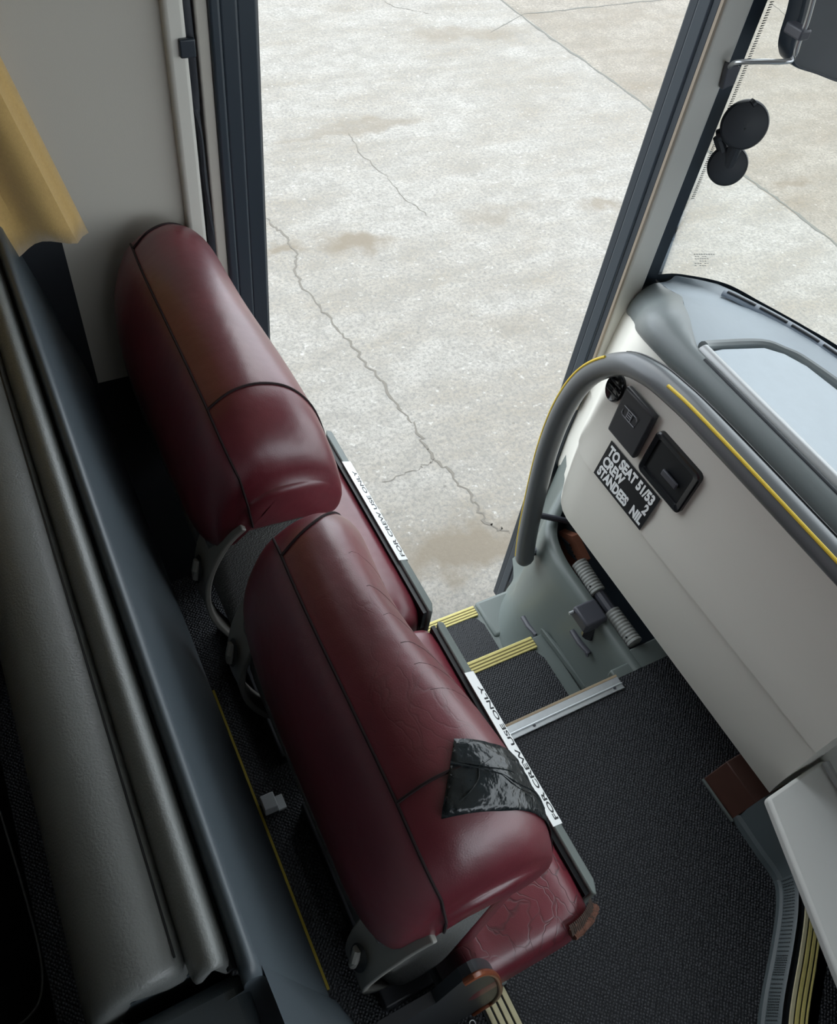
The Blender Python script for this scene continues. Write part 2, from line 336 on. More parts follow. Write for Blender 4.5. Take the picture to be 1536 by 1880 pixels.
# front door post
def vstrip(name, x0, x1, y0, y1, z0, z1, m_, label, bow=0, **k):
    bm = bmesh.new(); secs = []
    for i in range(25):
        t = i/24; z = z0+(z1-z0)*t; b = bow*math.exp(-((z-.2)/.45)**2)
        secs.append([(x0+b,y0,z),(x1+b,y0,z),(x1+b,y1,z),(x0+b,y1,z)])
    loft(bm, secs, closed=True, caps=True); return struct(name, bm, m_, label, 'trim', **k)
vstrip('trim_4', 1.160,1.19,1.118,1.145,-.74,1.9, M_frame, 'dark rubber frame on the front side of the doorway', bevel=.006)
vstrip('trim_5', 1.1545,1.19,1.088,1.1185,-.74,1.9, M_frame2, 'inner dark seal of the front doorway post', bevel=.004)
vstrip('trim_6', 1.158,1.19,1.072,1.0885,-.60,1.9, M_frame, 'thin groove seal beside the beige pillar', bevel=.002)
vstrip('trim_7', 1.158,1.164,1.066,1.0725,.2,1.9, mat('tan_edge',(.30,.25,.19),.6), 'thin tan edge line of the windscreen pillar')
vstrip('trim_8', 1.164,1.226,1.064,1.14,.28,1.9, M_ridge, 'pale beige windscreen pillar', bevel=.006)
# windscreen
wsb = [(1.215,1.094),(1.30,1.090),(1.352,1.068),(1.42,1.012),(1.455,.930),(1.490,.837),(1.520,.737),(1.56,.5),(1.58,.2),(1.58,-.2),(1.56,-.6),(1.50,-.95),(1.42,-1.2),(1.30,-1.33)]
wsc = catmull([(x,y,0) for x,y in wsb], 6)
bm = bmesh.new(); loft(bm, [[Vector((p.x,p.y,z)) for p in wsc] for z in (.50,.9,1.4,1.88)])
struct('window_1', bm, M_glass, 'curved glass windscreen', 'window')
def scol(p, k=.0): return Vector((p.x-k, p.y, 0))
bm = bmesh.new()                                       # black printed edge: up the pillar and along the bottom
e = [p for p in wsc if p.x < 1.2901 and p.y > 0]; 
loft(bm, [[Vector((p.x-.004,p.y-.004,z)) for p in e] for z in (.53,.9,1.4,1.88)])
def seg_n(i): 
    t = (wsc[min(i+1,len(wsc)-1)]-wsc[max(i-1,0)]).normalized(); return Vector((t.y,-t.x,0))
loft(bm, [[Vector((p.x,p.y,0))+seg_n(i)*.004*s+Vector((0,0,z)) for i, p in enumerate(wsc)] for s, z in ((1,.53),(1,.556))])
o = struct('trim_9', bm, M_frame, 'black printed border of the windscreen', 'trim')
# rows of tiny dots where the border fades out
bm = bmesh.new()
for k in range(270):
    z = .74+k*.0042; 
    v = [bm.verts.new(q) for q in ((1.288,1.0855,z),(1.288,1.0855,z+.0022),(1.2945,1.0835,z+.0032),(1.2945,1.0835,z+.0020))]; bm.faces.new(v)
tag(link('trim_10', bm, M_frame, smooth=False), 'fine toothed fade edge of the windscreen border', 'trim', kind='structure')
# outer front body below the windscreen
bm = bmesh.new(); loft(bm, [[Vector((p.x+.02,p.y,z)) for p in wsc] for z in (-.55,.54)]); struct('wall_front_lower', bm, M_body, 'front body panel below the windscreen')

# ---------------------------------------------------------------- stairwell
# curved moulded wall facing the steps (front), and its ledge
wall = [(.965,SY-.0,0),(.965,.60,0),(.965,.72,0),(.968,.80,0),(.985,.87,0),(1.02,.925,0),(1.07,.965,0),(1.12,1.0,0),(1.16,1.07,0)]
wc = catmull(wall, 6)
bm = bmesh.new()
secs = []
for k, (z, o_) in enumerate([(-.45,-.028),(-.43,-.018),(-.40,-.006),(-.35,0),(-.2,.004),(-.06,.008),(-.012,.012),(.0,.020),(.002,.034),(-.004,.044)]):
    row = []
    for i, p in enumerate(wc):
        t = (wc[min(i+1,len(wc)-1)]-wc[max(i-1,0)]).normalized(); q = Vector((t.y,-t.x,0))
        rise = .07*max(0,(i/len(wc)-.55))/.45 if z > -.05 else 0
        row.append(p+q*o_+Vector((0,0,z+rise)))
    secs.append(row)
loft(bm, secs)
moul = empty('stairwell_moulding', (1.0,.7,-.2), 'grey green moulded side wall curving beside the entrance steps', 'moulding')
link('side_wall', bm, M_green, moul, angle=60)
# shelf behind the lip, back to under the dashboard
bm = bmesh.new()
i1 = [v.co.copy() for v in []]; i1 = secs[-1]; i1b = [p+Vector((.006,0,-.02)) for p in i1]; i2 = [p+Vector((.012,0,0))-Vector((0,0,p.z+.13)) for p in i1]; i3 = [Vector((1.24,min(p.y,1.05),-.13)) for p in i1]
loft(bm, [i1,i1b,i2,i3]); link('gutter', bm, M_frame2, moul)
bm = bmesh.new(); box(bm,.990,1.2,SY-.006,.525,-.03,-.002); box(bm,.935,.99,SY-.006,.50,-.03,-.003); link('floor_corner', bm, M_green, moul, bevel=.004)
for (a, b) in [((960,1133),(985,1165)), ((1050,1158),(1082,1200))]:
    p0, p1 = pt(*a,0,.968), pt(*b,0,.968)
    bm = bmesh.new(); tube(bm, [p0,p0.lerp(p1,.5)+Vector((-.004,0,0)),p1], .008, ry=.006); disc(bm, p1+Vector((-.006,0,0)), (-1,0,0), .006,.003,16)
    tag(link('scuffed_clip', bm, M_charc, moul), 'dark scuffed clip')
# stringer channel along the middle step
bm = bmesh.new(); prism(bm, [pt(992,1152,2,-.205), pt(1003,1158,2,-.205), pt(1092,1262,2,-.205), pt(1074,1262,2,-.205)], (0,0,-.02)); link('channel', bm, M_green, moul, bevel=.003)
# treads
def step(name, z, y0, y1, x1, label, nose_m, xm):
    r = empty(name, (.68,(y0+y1)/2,z), label, 'step', 'entrance steps')
    Box('tread_base', (.386,x1,y0-.02,y1,z-.03,z-.006), M_green, r, bevel=.003)
    bm = bmesh.new(); c = .035; prism(bm, [(.387,y0,z-.006),(xm,y0,z-.006),(xm,y1-.03-c,z-.006),(xm-.012,y1-.038,z-.006),(xm-c,y1-.03,z-.006),(.387,y1-.03,z-.006)], (0,0,.006))
    link('rubber_mat', bm, M_floor, r)
    Box('riser', (.386,x1,y1-.012,y1-.002,z-.24,z-.02), M_green, r)
    Box('nosing', (.387,xm+.0,y1-.032,y1+.002,z-.02,z+.002), M_nosey, r, bevel=.002)
    nz = bpy.data.objects[r.children[-1].name]
    for k in range(3):
        Box('groove', (.387,xm,y1-.0255+k*.0085,y1-.0225+k*.0085,z+.001,z+.0026), mat('groove_dark',(.16,.13,.04),.8) if k==0 else bpy.data.materials['groove_dark'], nz)  # grooves drawn as thin darker strips
    return r
step('entrance_step', -.22, SY, .73, .965, 'middle black rubber entrance step with yellow ridged edge', M_nosey, .925)
step('entrance_step', -.44, .71, .975, .985, 'lowest black rubber entrance step with yellow ridged edge beside the ground', M_nosey, .932)
Box_ = Box('corner', (.94,1.16,.86,.985,-.47,-.438), M_green, bpy.data.objects['entrance_step.001'], bevel=.01)
bpy.data.objects['corner'].name = 'grey_corner'
sbox('wall_step_riser', [(.386,.965,SY,SY+.01,-.25,-.03)], M_body, 'riser below the metal edged floor')
sbox('wall_sill', [(.386,1.09,.968,.982,-.74,-.47)], M_frame, 'dark door sill below the lowest step', bevel=.01)
sbox('wall_stair_inner', [(.376,.386,SY,1.1,-.75,0)], M_body, 'dark side of the stairwell under the seats')
# the metal edge of the floor
ms = empty('metal_edge_strip', (.68,.475,0), 'worn aluminium edge strip along the floor above the top step', 'edge strip')
Box('plate', (.45,.937,.449,.480,.0,.004), M_alu, ms, bevel=.0012)
Box('lip', (.45,.937,.478,.484,-.016,.0045), mat('tan_strip',(.33,.26,.17),.6), ms, bevel=.001)
bm = bmesh.new(); tube(bm, [(.45,.461,.0045),(.937,.461,.0045)], .0022); link('rib', bm, M_alu, ms)
for x in (.705,.915):
    bm = bmesh.new(); disc(bm, (x,.4575,.004), (0,0,1), .0032, .0018, 14); link('screw', bm, M_charc, ms)

# ---------------------------------------------------------------- dashboard
dash = empty('dashboard', (1.1,.5,.3), 'beige and grey dashboard unit in front of the entrance steps under the windscreen', 'dashboard')
def lerp(a,b,t): return a+(b-a)*t
def smooth(t): t=max(0,min(1,t)); return t*t*(3-2*t)
E0, E1 = .80, 1.075
def dsec(y, keys):                                    # keys: straight (x,z) -> at the door end (x,z)
    t = smooth((y-E0)/(E1-E0))
    return [Vector((lerp(a[0],b[0],t), y, lerp(a[1],b[1],t))) for a,b in keys]
face_keys = [((1.06,.150),(1.20,-.02)), ((.990,.150),(1.172,-.02)), ((.974,.156),(1.168,.0)), ((.962,.20),(1.168,.10)), ((.957,.30),(1.174,.20)), ((.9560,.362),(1.180,.262)), ((.9560,.366),(1.180,.264)), ((.9500,.367),(1.176,.266)), ((.9495,.371),(1.176,.272)), ((.9600,.42),(1.180,.32)), ((.9655,.50),(1.185,.38)), ((.975,.58),(1.190,.435)), ((.992,.655),(1.196,.482)), ((1.00,.672),(1.202,.496))]
ys = [.118,.125,.2,.35,.5,.62,.72,.78,.81,.84,.87,.90,.93,.96,.99,1.02,1.05,1.075]
bm = bmesh.new(); secs = [dsec(y, face_keys) for y in ys]; rows = loft(bm, secs)
# closing end towards the driver
e0 = [bm.verts.new(v+Vector((.0,0,0))) for v in dsec(.118, [((1.2,.15),(1.2,.15)),((1.2,.67),(1.2,.67))])]
bm.faces.new([e0[0]]+rows[0]+[e0[1]])
link('front_panel', bm, M_beige, dash, angle=32)
# upper strip of the face continuing past the driver side
bm = bmesh.new(); loft(bm, [[Vector((.97,y,.52)),Vector((.975,y,.58)),Vector((.992,y,.655)),Vector((1.0,y,.672))] for y in (-1.2,.118)]); link('driver_side_panel', bm, M_beige, dash)
sh_keys = [((.996,.665),(1.200,.492)), ((.990,.676),(1.197,.503)), ((.992,.696),(1.201,.523)), ((1.002,.708),(1.213,.543)), ((1.020,.712),(1.235,.556)), ((1.032,.708),(1.252,.560)), ((1.040,.698),(1.266,.558))]
ysh = [-1.2,.0,.3,.6,.70,.74]+[.78+.02*i for i in range(15)]
bm = bmesh.new()
def shsec(y):
    s = dsec(y, sh_keys)
    # the rim is broader towards the corner by the pillar
    t = smooth((y-.72)/.12)*(1-smooth((y-.90)/.17))
    for i in (4,5,6): s[i] = s[i]+Vector((.05*t*(i-3)/3,0,0))
    return s
loft(bm, [shsec(y) for y in ysh]); link('rim', bm, M_shoul, dash, angle=60)
# top surface between rim and glass
def ws_x(y):
    pr = [p for p in wsc if p.y > -1.3]
    for a,b in zip(pr, pr[1:]):
        if b.y <= y <= a.y: return lerp(a.x,b.x,(a.y-y)/max(1e-6,a.y-b.y))
    return 1.28
bm = bmesh.new(); secs = []
for y in [-1.2,-.6,0,.3,.6,.70,.74,.78,.82,.86,.90,.94,.98,1.02,1.05,1.075]:
    a = shsec(y)[-1]; xw = max(ws_x(min(y,1.088))-.012, a.x+.004)
    row = []
    for t, dz in ((0,0),(.03,-.006),(.3,-.012),(.55,-.012),(.75,-.008),(.88,.0),(1,0)):
        row.append(Vector((lerp(a.x,xw,t), y, lerp(a.z,.552,t)+dz)))
    secs.append(row)
loft(bm, secs); top = link('top_panel', bm, M_dtop, dash, angle=60)
def top_z(x,y):
    a = shsec(y)[-1]; xw = max(ws_x(min(y,1.088))-.012, a.x+.004); t=(x-a.x)/(xw-a.x); return lerp(a.z,.552,t)-.010*min(1,t*8)*(1 if t<.75 else .3)
# demister channel following the glass, with slots
def inset(dist, y0, y1, n=40, dz=0.0):
    out = []
    cand = [(i,p) for i,p in enumerate(wsc) if y0-.05 <= p.y <= y1+.02]
    for i,p in cand:
        q = p+seg_n(i)*dist
        out.append(Vector((q.x,q.y,top_z(q.x,min(1.07,q.y))+dz)))
    return out
demo = seg_n(10); sgn = 1 if demo.x < 0 else -1
def ins(dist,y0,y1,dz): return inset(dist*sgn,y0,y1,dz=dz)
pa = ins(.050,-.9,1.0,.004); bm = bmesh.new(); tube(bm, pa, .017, ry=.0035, seg=8); tag(link('demister_channel', bm, mat('demister_blue_grey',(.15,.19,.24),.4), dash), 'blue grey curved demister channel along the glass')
pa = catmull(ins(.050,-.9,.98,.0085), 6)
L_ = 0; start = 0; n_ = 0; cur = []
for a,b in zip(pa,pa[1:]):
    L_ += (b-a).length; cur.append(a)
    if L_ > .075:
        if len(cur) > 3 and n_ < 16: 
            bm = bmesh.new(); tube(bm, cur[1:-2] if len(cur)>5 else cur, .0045, ry=.0018, seg=8); link('demister_slot', bm, M_rubber, dash); n_ += 1
        cur = []; L_ = 0
# storage tray lid with its silver front edge
zz = .690
def T(px,py,z=zz): return pt(px,py,2,z)
lid = [T(1292,664,.702),T(1325,656,.70),T(1412,636,.69),T(1458,662,.69),T(1536,722,.69),T(1720,890,.69),T(1760,1080,.69),T(1590,930,.69),T(1410,770,.70)]
for p in lid: p.z = .0
poly = [Vector((1.046,.722,0)),Vector((1.085,.722,0)),Vector((1.175,.705,0)),Vector((1.205,.680,0)),Vector((1.225,.640,0)),Vector((1.245,.50,0)),Vector((1.255,.1,0)),Vector((1.255,-1.1,0)),Vector((1.046,-1.1,0))]
bm = bmesh.new()
def lidz(p): return .705-.10*(p.x-1.04)
a = [bm.verts.new((p.x,p.y,lidz(p))) for p in poly]; b = [bm.verts.new((p.x,p.y,lidz(p)-.05)) for p in poly]
bm.faces.new(a)
for i in range(len(poly)): bm.faces.new((a[i],b[i],b[(i+1)%len(poly)],a[(i+1)%len(poly)]))
lidp = link('tray_lid', bm, M_lid, dash, bevel=.006); tag(lidp, 'pale blue grey tray lid')
bm = bmesh.new(); tube(bm, [(1.042,.728,.704),(1.042,.3,.706),(1.042,-1.1,.706)], .013, ry=.011, seg=14); link('lid_edge', bm, M_silver, lidp)
# dark gap around the lid
bm = bmesh.new(); rim = [Vector((1.05,.735,.703)),Vector((1.085,.737,.694)),Vector((1.183,.720,.683)),Vector((1.216,.690,.680)),Vector((1.238,.645,.679)),Vector((1.259,.50,.678)),Vector((1.270,.1,.677)),Vector((1.270,-1.1,.677))]
tube(bm, catmull(rim,4), .010, ry=.010, seg=10); link('tray_rim', bm, M_shoul, dash)
bm = bmesh.new(); tube(bm, [(1.021,.70,.711),(1.021,-1.1,.711)], .004, ry=.003); link('gap_seal', bm, M_rubber, dash)
# air vent, switch plate, ashtray recess
def fx(z): 
    ks = [(.957,.30),(.956,.366),(.9495,.371),(.9600,.42),(.9655,.50),(.975,.58),(.992,.655)]
    for (a,az),(b,bz) in zip(ks,ks[1:]):
        if az<=z<=bz: return lerp(a,b,(z-az)/(bz-az))
    return .96
nF = Vector((-1,0,.11)).normalized()
bm = bmesh.new(); vc = Vector((fx(.562)-.001,.815,.560)); prof=[(0,0),(.030,0),(.031,.005),(.028,.009),(.025,.007),(.0,.005)]
disc(bm, vc, nF, .03,.01, prof=prof)
for v in bm.verts: v.co.y = vc.y+(v.co.y-vc.y)*.75
vent = link('air_vent', bm, M_gloss, dash); tag(vent, 'round black air vent in the beige panel')
for k in (-1,0,1):
    bm = bmesh.new(); box(bm, -.001,.001,-.016,.016,-.0012,.0012)
    o = link('vane', bm, M_black, None); o.matrix_world = Matrix.Translation(vc+nF*.008+Vector((0,0,k*.012))); o.rotation_euler = (0,.1,0)
    bpy.context.view_layer.update(); o.parent = vent; o.matrix_parent_inverse = vent.matrix_world.inverted()
sp = Prism('switch_plate', [(fx(.487)-.001,.782,.487),(fx(.487)-.001,.696,.487),(fx(.585)-.001,.700,.592),(fx(.585)-.001,.788,.592)], (-.014,0,0), M_black, dash, bevel=.005); tag(sp, 'square black switch plate with a small outlined symbol')
ic = Vector((fx(.549)-.0165,.748,.552)); bm = bmesh.new()
def loop(bm, pts, r): tube(bm, pts+[pts[0],pts[1]], r, seg=6)
loop(bm, [ic+Vector((0,y,z)) for y,z in ((-.020,-.011),(.016,-.011),(.020,-.007),(.020,.010),(-.016,.011),(-.020,.007))], .0009)
tube(bm, [ic+Vector((0,.006,-.009)), ic+Vector((0,.006,.009))], .0009, seg=6); tube(bm, [ic+Vector((0,-.006,-.009)), ic+Vector((0,-.006,.009))], .0009, seg=6)
tube(bm, [ic+Vector((0,.006,.0)), ic+Vector((0,-.006,.0))], .0009, seg=6); loop(bm,[ic+Vector((0,y,z)) for y,z in ((-.006,-.005),(.006,-.005),(.006,.005),(-.006,.005))],.0008)
link('symbol', bm, mat('icon_grey',(.30,.31,.33),.5), sp)
# recess: frame ring plus sunk box
ry0, ry1, rz0, rz1 = .560,.684,.475,.576
bm = bmesh.new()
def rr(y0,y1,z0,z1,c,x): 
    out=[]
    for (cy,cz,a0) in ((y1-c,z1-c,0),(y0+c,z1-c,90),(y0+c,z0+c,180),(y1-c,z0+c,270)):
        for k in range(5):
            a=math.radians(a0+k*22.5); out.append(Vector((x+(cz+c*math.sin(a)-.5)*.10,cy+c*math.cos(a),cz+c*math.sin(a))))
    return out
xo = fx(.5)-.001
loft(bm, [rr(ry0,ry1,rz0,rz1,.012,xo+.004), rr(ry0,ry1,rz0,rz1,.012,xo-.006), rr(ry0+.003,ry1-.003,rz0+.003,rz1-.003,.010,xo-.008), rr(ry0+.013,ry1-.011,rz0+.011,rz1-.013,.006,xo-.006), rr(ry0+.014,ry1-.012,rz0+.012,rz1-.014,.006,xo-.001)], closed=True)
rec = link('recess_frame', bm, M_gloss, dash); tag(rec, 'black framed recess beside the switch plate')
bm = bmesh.new(); f_=bm.faces.new([bm.verts.new(p) for p in rr(ry0+.013,ry1-.011,rz0+.011,rz1-.013,.006,xo-.0022)]); link('recess_back', bm, M_ink, rec)
Box('inner_lever', (xo-.008,xo-.0025,.59,.632,.512,.526), M_charc, rec, bevel=.002)
# capacity sign: white words on a black label
zs0, zs1, ysg0, ysg1 = .374,.464,.609,.768
sx_ = lambda z: fx(z)-.0022
sg = Prism('capacity_sign', [(sx_(zs0),ysg0,zs0),(sx_(zs0),ysg1,zs0),(sx_(zs1),ysg1,zs1),(sx_(zs1),ysg0,zs1)], (-.0008,0,0), M_ink, dash); tag(sg, 'black label with white capitals listing seats, crew and standees')
tl = Vector((sx_(zs1)-.0014,ysg1,zs1)); dwn = (Vector((sx_(zs0),ysg1,zs0))-Vector((sx_(zs1),ysg1,zs1))).normalized()
def line(s, u, v, al='LEFT', sz=.031, sx=.72):
    text('lettering', s, frame(tl+Vector((0,-u,0))+dwn*v, (0,-1,0), -dwn), sz, M_white, sg, sx=sx, bold=.0015, align=al, ext=.0002)
line('TO SEAT', .007, .0285); line('51/53', .152, .0285, 'RIGHT'); line('CREW', .007, .0555); line('2', .152, .0555, 'RIGHT'); line('STANDEES', .007, .0825, sx=.66); line('NIL', .152, .0825, 'RIGHT')

# under-dash items
hb = empty('ribbed_bar', (1.08,.7,-.02), 'grey bar with two ribbed grips and a charcoal clamp under the dashboard', 'bar')
def grip(p0, p1, r):
    bm = bmesh.new(); p0=Vector(p0); p1=Vector(p1); n=44; dd=(p1-p0)
    tube(bm, [p0+dd*i/n for i in range(n+1)], r, seg=16)
    rings = len(bm.verts)//16
    for i, v in enumerate(bm.verts):
        k=i//16; c=p0+dd*k/n; s = .93 if (k%4 in (0,1) and 3<k<n-3) else 1
        if k in (0,n): s=.75
        v.co = c+(v.co-c)*s
    return bm
BX, BZ = 1.03, .03
A0, A1 = pt(1062,1032,0,BX), pt(1098,1088,0,BX); B0, B1 = pt(1122,1122,0,BX), pt(1166,1182,0,BX)
for P0_,P1_ in ((A0,A1),(B0,B1)):
    gr = link('grip', grip(P0_,P1_,.0195), M_pale, hb)
    bm=bmesh.new(); disc(bm, P0_.lerp(P1_,.8)+Vector((-.014,0,.009)), (-1,0,.6), .0025,.003,12); link('screw', bm, M_ink, gr)
Tube('rod', [A1, B0], .014, M_charc, hb)
cc = pt(1090,1128,0,.985)
bm = bmesh.new(); box(bm,-.045,.016,-.030,.030,-.015,.020); 
for v in bm.verts: v.co += cc
link('clamp', bm, M_charc, hb, bevel=.006)
bm = bmesh.new(); tube(bm, [cc+Vector((.0,-.01,-.02)), cc+Vector((-.01,-.02,-.06))], .018); link('clamp_foot', bm, M_gloss, hb)
bm = bmesh.new(); disc(bm, cc+Vector((-.046,.022,.008)), (-1,0,0), .004,.012,14); link('clamp_pin', bm, M_alu, hb)
sbox('wall_underdash', [(1.24,1.26,-1.3,1.0,-.12,.42)], M_rubber, 'dark bulkhead under the dashboard')
# brown panels under the dash
bk = empty('brown_foot_block', (1.0,.17,0), 'dark brown block on the floor below the end of the beige dashboard', 'block')
def q(px,py,z): return pt(px,py,2,z)
bm = bmesh.new()
bb = [Vector((.968,.213,0)),Vector((.971,.121,0)),Vector((1.075,.121,0)),Vector((1.075,.213,0))]; tt = [Vector((1.0,.213,.06)),Vector((1.0,.121,.06)),Vector((1.075,.121,.08)),Vector((1.075,.213,.08))]
loft(bm, [bb,tt], closed=True, caps=True); link('body', bm, M_brown, bk, bevel=.002)
Box('edge_strip', (.963,.968,.118,.213,0,.006), M_green, bk, bevel=.001)
bp_ = empty('brown_louvre_panel', (1.06,.8,.05), 'brown slotted panel in the dark gap near the handrail foot', 'panel')
pp = [pt(1025,975,0,1.06),pt(1050,985,0,1.06),pt(1072,1030,0,1.06),pt(1055,1058,0,1.06),pt(1030,1010,0,1.06)]
Prism('body', pp, (.02,0,0), mat('louvre_brown',(.22,.085,.05),.5), bp_)
for k in range(5):
    a_, b_ = pt(1029+k*3.2,985+k*7,0,1.058), pt(1045+k*3.2,1000+k*7,0,1.058)
    Tube('slot', [a_,b_], .0022, M_rubber, bp_, seg=6)

# handrail: flattened tube rising by the door, bending over and running along the dashboard
hr = empty('handrail', (.95,.87,0), 'curved dark grey handrail with yellow stripes arching in front of the dashboard', 'handrail')
hp = catmull([(.960,.872,-.095),(.960,.893,.0),(.958,.912,.167),(.954,.917,.31),(.948,.902,.445),(.942,.863,.560),(.938,.797,.645),(.935,.728,.682),(.935,.66,.694),(.935,.57,.699),(.935,.3,.70),(.935,-.1,.70),(.935,-.8,.70)], 8)
bm = bmesh.new()
def rail_frame(i):
    d_ = (hp[min(i+1,len(hp)-1)]-hp[max(i-1,0)]).normalized(); a = Vector((1,0,0)); a = (a-d_*a.dot(d_)).normalized(); b = d_.cross(a).normalized()
    return d_, a, b
rings = []
for i,p in enumerate(hp):
    d_,a,b = rail_frame(i); s = .6 if i == 0 else (.85 if i==1 else 1)
    rings.append([p+(a*math.cos(t)*.025+b*math.sin(t)*.0215)*s for t in [2*math.pi*j/16 for j in range(16)]])
loft(bm, rings, closed=True, caps=True); rail = link('rail', bm, M_rail, hr)
def stripe(i0,i1,ang,r=.003,mt=M_yell):
    path=[]
    for i in range(i0,i1):
        d_,a,b = rail_frame(i); path.append(hp[i]+a*math.cos(ang)*.0255+b*math.sin(ang)*.0222)
    bm = bmesh.new(); tube(bm, path, r, ry=r, seg=8); return link('yellow_stripe' if mt is M_yell else 'groove', bm, mt, rail)
STR = [(2,46),(66,97)]
d_,a,b = rail_frame(70); up_s = 1 if b.z > 0 else -1
stripe(2,47,math.radians(180-55*up_s if up_s>0 else 180+55)); stripe(63,97,math.radians(180-48*up_s))
stripe(48,97,math.radians(90*up_s-35*up_s),.0018,M_gloss)
Tube('bracket', [pt(985,945,1,.91),pt(1035,968,1,.88)+Vector((.05,0,-.01))], .008, M_charc, hr)
Tube('bracket', [hp[2],hp[2]+Vector((.07,.02,-.01))], .009, M_charc, hr)

# ---------------------------------------------------------------- driver platform edge
kb = empty('driver_platform', (.9,-.1,0), 'raised driver platform edge with perforated grille and ridged yellow nosing', 'platform')
kbase = catmull([(.969,.123,0),(.967,.05,0),(.965,-.006,0),(.935,-.045,0),(.880,-.090,0),(.815,-.138,0),(.774,-.172,0),(.70,-.24,0),(.62,-.33,0)], 5)
i0 = 10
bm = bmesh.new()
def koff(i,dist): 
    t=(kbase[min(i+1,len(kbase)-1)]-kbase[max(i-1,0)]).normalized(); nrm=Vector((-t.y,t.x,0)); nrm = nrm if nrm.x>0 else -nrm; return nrm*dist
# smooth kerb part with sloped top
lo = [kbase[i] for i in range(i0+1)]
loft(bm, [[p+koff(i,o_)+Vector((0,0,z)) for i,p in enumerate(lo)] for o_,z in ((0,0),(.004,.012),(.012,.016),(.034,.075),(.040,.082),(.10,.086))]); link('kerb', bm, M_kerb, kb, angle=30)
bm = bmesh.new(); rg = range(i0,len(kbase))
loft(bm, [[kbase[i]+koff(i,o_)+Vector((0,0,z)) for i in rg] for o_,z in ((0,0),(.001,.012),(.006,.015),(.017,.046),(.020,.049))]); gr_ = link('grille', bm, M_kerb, kb, angle=30)
nh = 0
bm = bmesh.new()
pathk=[]
for i in rg:
    for s in range(4):
        if i+1 < len(kbase): pathk.append((kbase[i].lerp(kbase[i+1],s/4), koff(i,1)))
acc=0; last=None
for p,nv in pathk[2:-4]:
    if last and (p-last).length < .0042: continue
    last=p
    for k in range(7):
        o_ = .0075+k*.00135; z=.0200+k*.0036; c=p+nv*(o_-.0010)+Vector((0,0,z)); t=Vector((-nv.y,nv.x,0)); u=(nv*.28+Vector((0,0,1))).normalized()
        v=[bm.verts.new(c+t*a_+u*b_) for a_,b_ in ((-.0010,-.0011),(.0010,-.0011),(.0010,.0011),(-.0010,.0011))]; bm.faces.new(v)
tag(link('perforation', bm, M_ink, gr_, smooth=False), kind='stuff')
bm = bmesh.new(); loft(bm, [[kbase[i]+koff(i,o_)+Vector((0,0,z)) for i in rg] for o_,z in ((.019,.047),(.021,.041),(.029,.041),(.031,.050))]); link('black_gap', bm, M_ink, kb)
for k,(a_,b_) in enumerate([(.031,.0385),(.0405,.0475),(.0495,.0560),(.0585,.0625)]):
    bm = bmesh.new(); loft(bm, [[kbase[i]+koff(i,o_)+Vector((0,0,z)) for i in rg] for o_,z in ((a_,.049),(a_+.001,.0525),(b_-.001,.0525),(b_,.049))]); link('nosing_rib', bm, M_nosep if k==0 else M_nosey, kb)
bm = bmesh.new(); loft(bm, [[kbase[i]+koff(i,o_)+Vector((0,0,z)) for i in range(i0,len(kbase))] for o_,z in ((.030,.0495),(.08,.0495))])
pl = [kbase[i]+koff(i,.064)+Vector((0,0,.0495)) for i in range(i0,len(kbase))]
link('nosing_base', bm, M_ink, kb)
bm = bmesh.new(); bm.faces.new([bm.verts.new(p) for p in pl+[Vector((.62,-1.3,.0495)),Vector((1.35,-1.3,.0495)),Vector((1.35,.02,.0495))]]); link('platform_floor', bm, M_floor, kb, smooth=False)

# driver console: pale box and its upright cover
dc = empty('driver_console', (1.0,.0,.2), 'pale grey driver console box at the right edge below the dashboard end', 'console')
cp = [pt(1410,1464,2,.27),pt(1510,1395,2,.27),pt(1600,1500,2,.27)+Vector((.1,0,0)),pt(1640,2000,2,.27)]
cp = [(.889,.104,.27),(1.035,.112,.27),(1.06,.07,.27),(1.06,-.40,.27),(.66,-.27,.27),(.757,-.165,.27)]
cp = [(.889,.104,.27),(1.030,.113,.27),(1.09,.0,.27),(1.09,-.45,.27),(.698,-.45,.27)]
Prism('cover', cp, (0,0,-.022), M_beige2, dc, bevel=.006)
Box('body',(1.03,1.12,-.5,.05,.052,.248),M_black,dc)
Tube('trim_bar', [pt(1515,1400,2,.285),pt(1536,1436,2,.285),pt(1580,1512,2,.285)], .007, M_silver, dc)
bm = bmesh.new(); disc(bm, pt(1590,1350,2,.30)+Vector((0,0,-.12)), (0,0,1), .082,.2, prof=[(0,0),(.075,0),(.080,.05),(.078,.16),(.066,.19),(0,.2)]); tag(link('column_cowl', bm, M_beige2, dc), 'rounded pale steering column cowl')

# ---------------------------------------------------------------- pillar fittings: sun visor rod + interior mirror, suction mount, glass stamp, strap
mi = empty('interior_mirror', (1.25,1.05,1.0), 'dark rimmed dusty mirror on a bent steel rod at the top right corner', 'mirror')
b0 = pt(1332,140,1,1.06)
Prism('bracket', [pt(1330,112,1,1.062),pt(1352,118,1,1.062),pt(1340,150,1,1.062),pt(1318,160,1,1.062)], (0,-.012,0), M_charc, mi, bevel=.002)
rp = [pt(1338,124,1,1.055),pt(1350,115,1,1.03),pt(1390,113,1,1.0),pt(1440,113,1,.97),pt(1456,106,1,.965),pt(1468,72,1,.965),pt(1482,36,1,.965),pt(1500,-30,1,.965)]
Tube('rod', catmull(rp,5), .0042, mat('steel_rod',(.45,.46,.46),.3,metal=.8), mi)
mc = [pt(x_,y_,1,1.0) for x_,y_ in ((1475,-60),(1458,20),(1443,70),(1440,98),(1450,118),(1490,132),(1540,150),(1620,165),(1700,120),(1720,-60))]
mcc = catmull(mc, 6)
